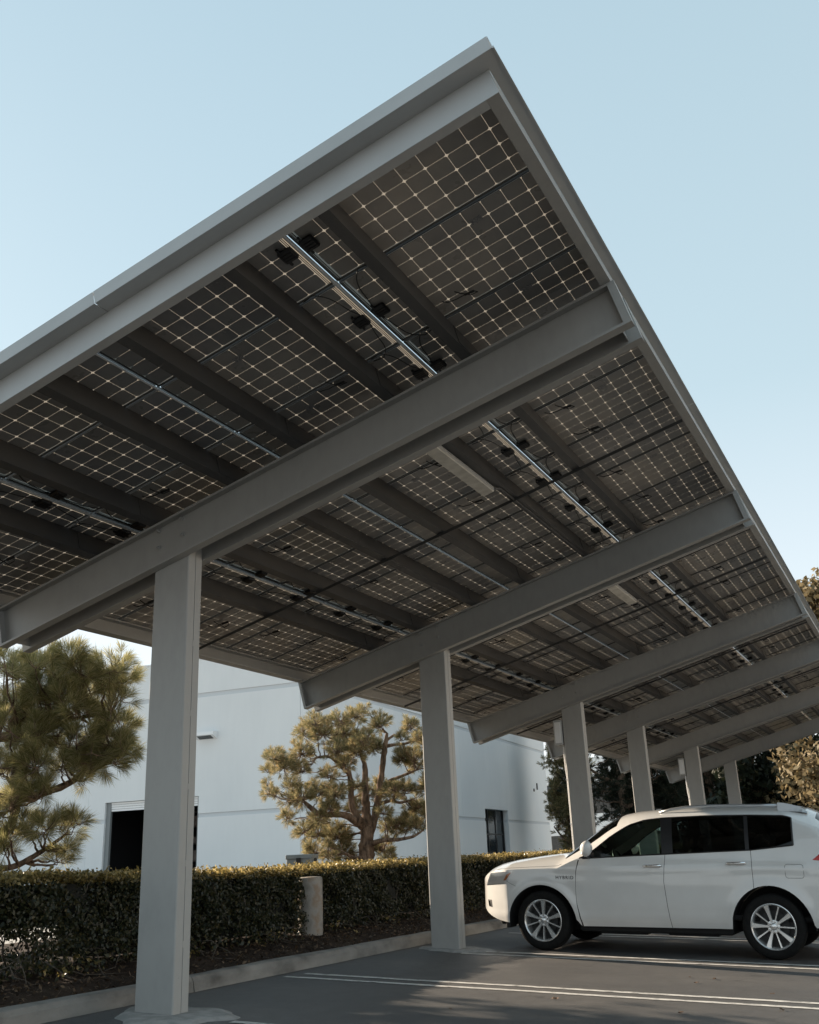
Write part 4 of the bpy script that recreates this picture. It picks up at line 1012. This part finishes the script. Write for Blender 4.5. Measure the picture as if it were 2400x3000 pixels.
    def sel_body(s, r):
        if band(r) and inwin(s): return None
        if ws(s, r) or rw(s, r): return None
        if lower(r) and (.472 < s < 1.597 or 1.603 < s < 2.623): return None
        if lower(r) and (.466 < s < .472 or 1.597 < s < 1.603 or 2.623 < s < 2.629): return 1
        return 0
    build_part('body', sel_body, [M['paint'], M['blacktrim']], car)
    # end caps
    for side in (1, -1):
        d = build_part('door', lambda s, r: 0 if lower(r) and .472 < s < 1.597 else None, M['paint'], car, (side,)); d['label'] = 'front door'
        hd = MB(); y = -side*(half(1.45,1.0)); 
        for nm, hx in (('a', 1.45),):
            yy = half(hx,1.0)
            hd.tube([(hx-.105, -side*(yy+.002), 1.003), (hx-.09, -side*(yy+.028), 1.004), (hx+.06, -side*(yy+.032), 1.006), (hx+.10, -side*(yy+.018), 1.007), (hx+.118, -side*(yy+.002), 1.007)], [.012,.015,.017,.017,.013], 10)
        hd.build('handle', M['chrome'], d, smooth=True)
        d = build_part('door', lambda s, r: 0 if lower(r) and 1.603 < s < 2.623 else None, M['paint'], car, (side,)); d['label'] = 'rear door'
        hd = MB(); hx = 2.445; yy = half(hx,1.035)
        hd.tube([(hx-.105, -side*(yy+.002), 1.035), (hx-.09, -side*(yy+.028), 1.036), (hx+.06, -side*(yy+.032), 1.039), (hx+.10, -side*(yy+.018), 1.04), (hx+.118, -side*(yy+.002), 1.04)], [.012,.015,.017,.017,.013], 10)
        hd.build('handle', M['chrome'], d, smooth=True)
        for (pa, pb) in ((.511,.70),(1.562,1.702),(2.567,2.612)): build_part('pillar_trim', lambda s, r: 0 if band(r) and pa < s < pb else None, M['blacktrim'], car, (side,))
        for (a, b, mm_) in ((.70,1.562,'cglass'),(1.702,2.567,'pglass'),(2.612,3.108,'pglass')):
            build_part('side_window', lambda s, r: 0 if band(r) and a < s < b else None, M[mm_], car, (side,))
        # black seal round the whole side glass
        sl = MB(); pts = []
        for c_, s in zip(cols, S):
            if .511 <= s <= 3.11: p = c_[NL+NB]; pts.append((p[0], -side*(p[1]+.001), p[2]))
        sl.tube(pts, .008, 6)
        pts = [(c_[NL][0], -side*(c_[NL][1]+.001), c_[NL][2]) for c_, s in zip(cols, S) if .511 <= s <= 3.11]; sl.tube(pts, .008, 6)
        cc = [c_ for c_, s in zip(cols, S) if abs(s-3.108) < .001][0]
        sl.tube([(p[0], -side*(p[1]+.001), p[2]) for p in cc[NL:NL+NB+1]], .011, 6)
        sl.build('window_seal', M['blacktrim'], car)
        # mirror
        mr = MB(); y0 = half(.64,1.11)+.0
        mr.bbox((.585, -side*(y0+.25), 1.12) if side > 0 else (.585, y0+.06, 1.12), (.70, -side*(y0+.06), 1.285) if side > 0 else (.70, y0+.25, 1.285), .045)
        mr.v = [((x-.64)*1.45+.655, y if abs(y) < y0+.1 else y*1.03, (z-1.12)*1.22+1.11) for x, y, z in mr.v]
        mr.v = [(x+(z-1.12)*.10-(abs(y)-y0)*-.08, y, z) for x, y, z in mr.v]
        mo = mr.build('mirror', M['paint'], car, smooth=False); bv = mo.modifiers.new('b', 'SUBSURF'); bv.levels = 2; bv.render_levels = 2
        ms = MB(); ms.tube([(.66, -side*(y0-.01), 1.115), (.65, -side*(y0+.09), 1.14)], [.035,.025], 8); ms.build('mirror_stalk', M['blacktrim'], mo)
        # headlight: lamp bowl patch + clear cover wrapping the corner
        def surfp(s, z, off): return (s, -side*(half(s, z)+off), z)
        def patch(quad, nx, nz, off, bulge, nm, mt_, parent):
            mb = MB(); vs = []
            (ax,az),(bx,bz),(cx,cz),(dx,dz) = quad
            for i in range(nx+1):
                for j in range(nz+1):
                    u, w = i/nx, j/nz
                    s = (ax*(1-u)+bx*u)*(1-w)+(dx*(1-u)+cx*u)*w; z = (az*(1-u)+bz*u)*(1-w)+(dz*(1-u)+cz*u)*w
                    vs.append(surfp(s, z, off+bulge*math.sin(math.pi*u)*math.sin(math.pi*w)))
            mb.add(vs, [(i*(nz+1)+j, (i+1)*(nz+1)+j, (i+1)*(nz+1)+j+1, i*(nz+1)+j+1) for i in range(nx) for j in range(nz)])
            return mb.build(nm, mt_, parent, smooth=True)
        hl = patch(((-.90,.755),(-.47,.80),(-.372,.952),(-.79,.908)), 18, 6, .003, .004, 'headlight', M['bowl'], car)
        patch(((-.52,.82),(-.475,.825),(-.40,.92),(-.46,.90)), 8, 4, .0075, .004, 'indicator', M['amber'], hl)
        patch(((-.86,.79),(-.66,.808),(-.62,.90),(-.78,.89)), 8, 4, .0075, .006, 'projector', M['cap'], hl)
        patch(((-.905,.75),(-.465,.795),(-.366,.955),(-.795,.912)), 18, 6, .014, .006, 'cover', M['lglass'], hl)
        fg = patch(((-.84,.49),(-.76,.485),(-.77,.575),(-.86,.575)), 8, 6, .003, .004, 'fog_lamp', M['disc'], car)
        patch(((-.835,.50),(-.80,.498),(-.805,.562),(-.845,.562)), 6, 4, .009, .006, 'bezel', M['chrome'], fg)
        tl = patch(((3.30,1.075),(3.80,1.02),(3.80,1.16),(3.42,1.165)), 12, 5, .004, .01, 'tail_lamp', M['red'], car)
        # roof rail
        rl = MB(); yr = .60
        def rz(s): return ztop(s)-.055
        pts = [(1.52, -side*yr, rz(1.52)+.005), (1.66, -side*yr, rz(1.66)+.03), (1.85, -side*yr, rz(1.85)+.048)] + [(x, -side*yr, rz(x)+.050) for x in np.linspace(2.0,2.95,6)]
        rl.tube(pts, [.012,.017,.02]+[.02]*6, 8)
        ro_ = rl.build('roof_rail', M['silver'], car, smooth=True)
        rl = MB(); n_ = 6; vs = []
        for k in range(n_+1):
            t = k/n_; s = 2.95+.33*t; hh = .075*(1-t**2.2)+.01; z0 = rz(s)-.01
            vs += [(s, -side*(yr-.028), z0), (s, -side*(yr+.028), z0), (s, -side*(yr+.016), z0+hh+.01), (s, -side*(yr-.016), z0+hh+.01)]
        rl.add(vs, [(4*k+a, 4*k+(a+1)%4, 4*k+4+(a+1)%4, 4*k+4+a) for k in range(n_) for a in range(4)] + [(0,1,2,3),(4*n_,4*n_+3,4*n_+2,4*n_+1)]); rl.build('rail_foot', M['silver'], ro_)
        # wheel well and badge
        for c0 in (0., 2.79):
            wl = MB(); n_ = 24; vs = []
            for k in range(n_+1):
                t = math.pi*k/n_; xx = c0+(RX+.004)*math.cos(t); zz = AZ-.02+(RZ+(.02 if c0 else 0)+.002)*math.sin(t)
                yv = half(c0+RX*.999*math.cos(t), max(zz, .3))
                vs += [(xx, -side*(yv-.012), zz), (xx, -side*.45, zz)]
            wl.add(vs, [(2*k,2*k+1,2*k+3,2*k+2) for k in range(n_)]); 
            vs = [(c0+(RX+.004)*math.cos(math.pi*k/n_), -side*.50, AZ-.02+(RZ+.002)*math.sin(math.pi*k/n_)) for k in range(n_+1)]
            wl.add(vs, [tuple(range(n_+1))]); wl.build('wheel_well', M['under'], car)
    bdg = bpy.data.curves.new('badge', 'FONT'); bdg.body = 'HYBRID'; bdg.size = .058; bdg.extrude = .002; bdg.space_character = 1.25; bdg.align_x = 'LEFT'
    bo_ = bpy.data.objects.new('badge', bdg); COL.objects.link(bo_); dg = bpy.context.evaluated_depsgraph_get()
    me = bpy.data.meshes.new_from_object(bo_.evaluated_get(dg)); bpy.data.objects.remove(bo_); bo_ = bpy.data.objects.new('badge', me); COL.objects.link(bo_)
    me.materials.clear(); me.materials.append(M['disc']); bo_.parent = car
    bo_.location = (.205, -half(.3,.86)-.003, .845); bo_.rotation_euler = (math.pi/2, 0, 0)
    # fuel flap outline (near side)
    ff = MB(); pts = []; cx_, cz_, wx, wz, rr_ = 3.092, .952, .10, .075, .028
    for (sx, sz, a0) in ((1,1,0),(-1,1,90),(-1,-1,180),(1,-1,270)):
        for k in range(5): a = R(a0+k*22.5); pts.append((cx_+sx*(wx-rr_)+rr_*math.cos(a), cz_+sz*(wz-rr_)+rr_*math.sin(a)))
    pts.append(pts[0]); ff.tube([(x, -half(x,z)-.0005, z) for x, z in pts], .0022, 5); ff.build('fuel_flap', M['blacktrim'], car)
    # glass front and rear
    build_part('windscreen', lambda s, r: 0 if ws(s, r) else None, M['cglass'], car)
    build_part('rear_window', lambda s, r: 0 if rw(s, r) else None, M['pglass'], car)
    # bonnet seam and bumper seam
    sm_ = MB()
    for sg in (1, -1):
        sm_.tube([(x, -sg*(half(x, z)+.0005), z) for x, z in ((-.47,.815),(-.40,.78),(-.34,.755))], .002, 5)
        sm_.tube([(c_[NL+NB+2][0], -sg*(c_[NL+NB+2][1]), c_[NL+NB+2][2]+.0005) for c_, s in zip(cols, S) if -.75 < s < .28], .002, 5)
    sm_.build('panel_seam', M['blacktrim'], car)
    # grille and plate area at the nose
    gr = MB(); gr.bbox((-1.056,-.26,.60),(-1.03,.26,.80),.01); gro = gr.build('grille', M['blacktrim'], car)
    gr = MB(); gr.bbox((-1.062,-.24,.69),(-1.052,.24,.72),.004); gr.build('grille_bar', M['chrome'], gro)
    # underbody
    ub = MB(); ub.bbox((-.72,-.60,.27),(-.46,.60,.34),.03); ub.bbox((.46,-.82,.235),(2.32,.82,.33),.02); ub.bbox((3.25,-.75,.28),(3.7,.75,.38),.02); ub.bbox((-.45,-.48,.22),(.45,.48,.40),.02); ub.bbox((2.33,-.48,.26),(3.24,.48,.42),.02)
    ub.bbox((.7,-.78,.212),(1.3,-.6,.238),.012); ub.bbox((1.55,-.78,.218),(2.15,-.6,.238),.01)
    ub.bbox((-.53,-.84,.25),(-.47,-.62,.32),.01)
    ub.build('underbody', M['under'], car)
    # interior
    it = MB(); it.bbox((.45,-.8,.40),(3.3,.8,.46),.02); it.build('cabin_floor', M['under'], car); it = MB(); it.bbox((.38,-.80,.80),(.72,.80,1.10),.06); it.build('dashboard', M['under'], car)
    for (sx, sy) in ((1.28,-.42),(1.28,.42),(2.15,-.45),(2.15,0.),(2.15,.45)):
        se = MB(); se.bbox((sx-.22,sy-.22,.55),(sx+.28,sy+.22,.72),.06); se.v = list(se.v)
        n0 = len(se.v); se.bbox((sx+.22,sy-.22,.66),(sx+.36,sy+.22,1.18),.06); se.bbox((sx+.34,sy-.12,1.20),(sx+.43,sy+.12,1.36),.035)
        se.v = se.v[:n0]+[(x+(z-.66)*.22, y, z) for x, y, z in se.v[n0:]]
        se.build('seat', M['seat'], car)
    sw = MB(); pts = []
    for k in range(25):
        a = 2*math.pi*k/24; pts.append((.92+.075*math.sin(a)*-1, -.42+.185*math.cos(a), 1.02+.17*math.sin(a)))
    sw.tube(pts, .014, 8, cap=False); sw.tube([(.92,-.42,1.02),(.72,-.42,.93)], .03, 8); sw.tube([(.92,-.6,1.02),(.92,-.24,1.02)], .016, 6); sw.build('steering_wheel', M['blacktrim'], car)
    # wheels
    RT = .352
    ty = MB(); w = .115
    prof = [(.243,-w+.012),(.262,-w-.002),(.30,-w-.008),(.328,-w+.002),(.344,-w+.018),(RT-.002,-w+.04),(RT,-.05),(RT,-.047),(RT-.007,-.044),(RT-.007,-.038),(RT,-.035),(RT,-.005),(RT-.007,-.003),(RT-.007,.003),(RT,.005),(RT,.035),(RT-.007,.038),(RT-.007,.044),(RT,.047),(RT,.05),(RT-.002,w-.04),(.344,w-.018),(.328,w-.002),(.30,w+.008),(.262,w+.002),(.243,w-.012)]
    ty.lathe(prof, 64); tyre = tmp(ty, 'wheel', M['tyre']); tyre.polygons.foreach_set('use_smooth',[True]*len(tyre.polygons))
    ri = MB()
    ri.lathe([(.225,.10),(.232,-.02),(.236,-w+.03),(.246,-w+.013),(.252,-w+.006),(.250,-w-.001),(.243,-w-.003),(.235,-w+.004),(.228,-w+.018),(.222,-w+.03),(.218,.0),(.218,.10)], 64)
    yf = -w+.012
    for k in range(10):
        a = 2*math.pi*k/10 + R(17); wide = k % 2 == 0
        w0, w1 = (.018,.033) if wide else (.009,.012); dz = .0 if wide else .008
        sec = []
        for (r_, wd, yy, th) in ((.045,w0*.8,yf+.004,.045),(.10,w0,yf+.004,.04),(.17,(w0+w1)/2,yf+.0,.035),(.238,w1,yf-.004,.03)):
            cx2, sx2 = math.cos(a), math.sin(a)
            for (tt, yo) in ((-1,.010),(-.72,0),(.72,0),(1,.010),(1,th),(-1,th)):
                sec.append((r_*cx2 - tt*wd*sx2, yy+yo+dz, r_*sx2 + tt*wd*cx2))
        ri.add(sec, [(6*q+i, 6*q+(i+1)%6, 6*q+6+(i+1)%6, 6*q+6+i) for q in range(3) for i in range(6)] + [(0,1,2,3,4,5),(18,23,22,21,20,19)])
    ri.lathe([(.001,yf-.006),(.028,yf-.005),(.036,yf+.0),(.04,yf+.01),(.07,yf+.016),(.075,yf+.05)], 32)
    for k in range(5):
        a = 2*math.pi*k/5 + R(17+36); x_, z_ = .056*math.cos(a), .056*math.sin(a)
        ri.lathe([(.0,yf-.002),(.009,yf-.002),(.010,yf+.004),(.016,yf+.005),(.018,yf+.02)], 12, 'y', (x_,0,z_))
    rim = tmp(ri, 'rim', M['alloy']); rim.polygons.foreach_set('use_smooth',[True]*len(rim.polygons)); rim.set_sharp_from_angle(angle=R(35))
    bd = MB(); bd.lathe([(.001,-.01),(.165,-.01),(.168,-.002),(.165,.012),(.001,.012)], 40); bd.lathe([(.001,.03),(.232,.03)], 40, 'y', (0,0,0)); disc = tmp(bd, 'brake_disc', M['disc'])
    for (sx, side) in ((0.,1),(2.79,1),(0.,-1),(2.79,-1)):
        wo = bpy.data.objects.new('wheel', tyre); COL.objects.link(wo); wo.parent = car; wo.location = (sx, -side*(.93-.135), .352)
        wo.rotation_euler = (0, rnd.uniform(0,1.2) if sx else .0, 0 if side > 0 else math.pi)
        r_ = bpy.data.objects.new('rim', rim); COL.objects.link(r_); r_.parent = wo
        d_ = bpy.data.objects.new('brake_disc', disc); COL.objects.link(d_); d_.parent = wo
    return car
CX, CY, CYAW = -1.25843, 5.83732, -.01016
suv = build_car()
# dead leaves on the asphalt
lf = MB(); lf.add([(-.035,0,.004),(-.01,-.018,.012),(.02,-.014,.004),(.04,0,.016),(.015,.02,.008),(-.015,.016,.014)], [(0,1,5),(1,4,5),(1,2,4),(2,3,4)])
l0 = lf.build('fallen_leaf', M['deadleaf']); tag(l0, 'small brown leaf lying on the asphalt', 'leaf', 'fallen leaves on the asphalt')
for k, (x, y) in enumerate([(1.1,3.55),(1.85,3.1),(1.2,3.9),(1.35,1.75),(.95,3.95),(-.4,1.2),(2.05,2.2),(.2,2.05)]):
    o = l0 if k == 0 else l0.copy()
    if k: COL.objects.link(o)
    o.location = (x, y, gz(x)+.003); o.rotation_euler = (rnd.uniform(-.2,.2), 0, rnd.uniform(0,6)); o.scale = (rnd.uniform(.6,1.1),)*3

# ------------------------------------------------------------------ light, sky, camera
SUN_H, SUN_E = 79.5, 21.0           # heading left of +y, elevation
sd = Vector((-math.sin(R(SUN_H))*math.cos(R(SUN_E)), math.cos(R(SUN_H))*math.cos(R(SUN_E)), math.sin(R(SUN_E))))
sl = bpy.data.lights.new('sun', 'SUN'); sl.energy = 5.0; sl.angle = R(.5); sl.color = (1, .83, .64)
so = bpy.data.objects.new('sun', sl); COL.objects.link(so); so.rotation_euler = sd.to_track_quat('Z', 'Y').to_euler()
w = bpy.data.worlds.new('World'); scene.world = w; w.use_nodes = True; nt = w.node_tree
sky = nt.nodes.new('ShaderNodeTexSky'); sky.sky_type = 'NISHITA'; sky.sun_disc = False; sky.sun_elevation = R(SUN_E)
sky.sun_rotation = math.atan2(sd.x, sd.y); sky.air_density = 1.0; sky.dust_density = 1.0; sky.ozone_density = 1.0
bg = nt.nodes['Background']; bg.inputs['Strength'].default_value = .108
# thin high haze: the clear-sky colour mixed with a pale even veil that is whiter towards the horizon
tc = nt.nodes.new('ShaderNodeTexCoord'); sx = nt.nodes.new('ShaderNodeSeparateXYZ'); nt.links.new(tc.outputs['Generated'], sx.inputs[0])
vr = nt.nodes.new('ShaderNodeValToRGB'); ve = vr.color_ramp.elements
while len(ve) < 4: ve.new(.5)
for i, (p, c) in enumerate([(0,(5.9,6.0,6.0)),(.12,(5.1,5.35,5.5)),(.42,(3.2,4.05,4.35)),(.95,(2.3,3.25,3.75))]): ve[i].position = p; ve[i].color = (c[0]/6, c[1]/6, c[2]/6, 1)
nt.links.new(sx.outputs['Z'], vr.inputs['Fac'])
sc = nt.nodes.new('ShaderNodeVectorMath'); sc.operation = 'SCALE'; sc.inputs['Scale'].default_value = 6*.80; nt.links.new(vr.outputs['Color'], sc.inputs[0])
wm_ = nt.nodes.new('ShaderNodeMix'); wm_.data_type = 'RGBA'; wm_.inputs['Factor'].default_value = .85
nt.links.new(sky.outputs[0], wm_.inputs['A']); nt.links.new(sc.outputs[0], wm_.inputs['B']); nt.links.new(wm_.outputs['Result'], bg.inputs['Color'])
cam = bpy.data.cameras.new('camera'); co = bpy.data.objects.new('camera', cam); COL.objects.link(co)
cam.sensor_fit = 'VERTICAL'; cam.sensor_height = 24; cam.lens = 24*F/3000; cam.clip_end = 2000; cam.clip_start = .05
Bv = -FV
co.matrix_world = Matrix(((R2.x,U2.x,Bv.x,CAM.x),(R2.y,U2.y,Bv.y,CAM.y),(R2.z,U2.z,Bv.z,CAM.z),(0,0,0,1)))
scene.camera = co
scene.view_settings.view_transform = 'Standard'; scene.view_settings.look = 'None'; scene.view_settings.gamma = 1; scene.view_settings.exposure = 1.18
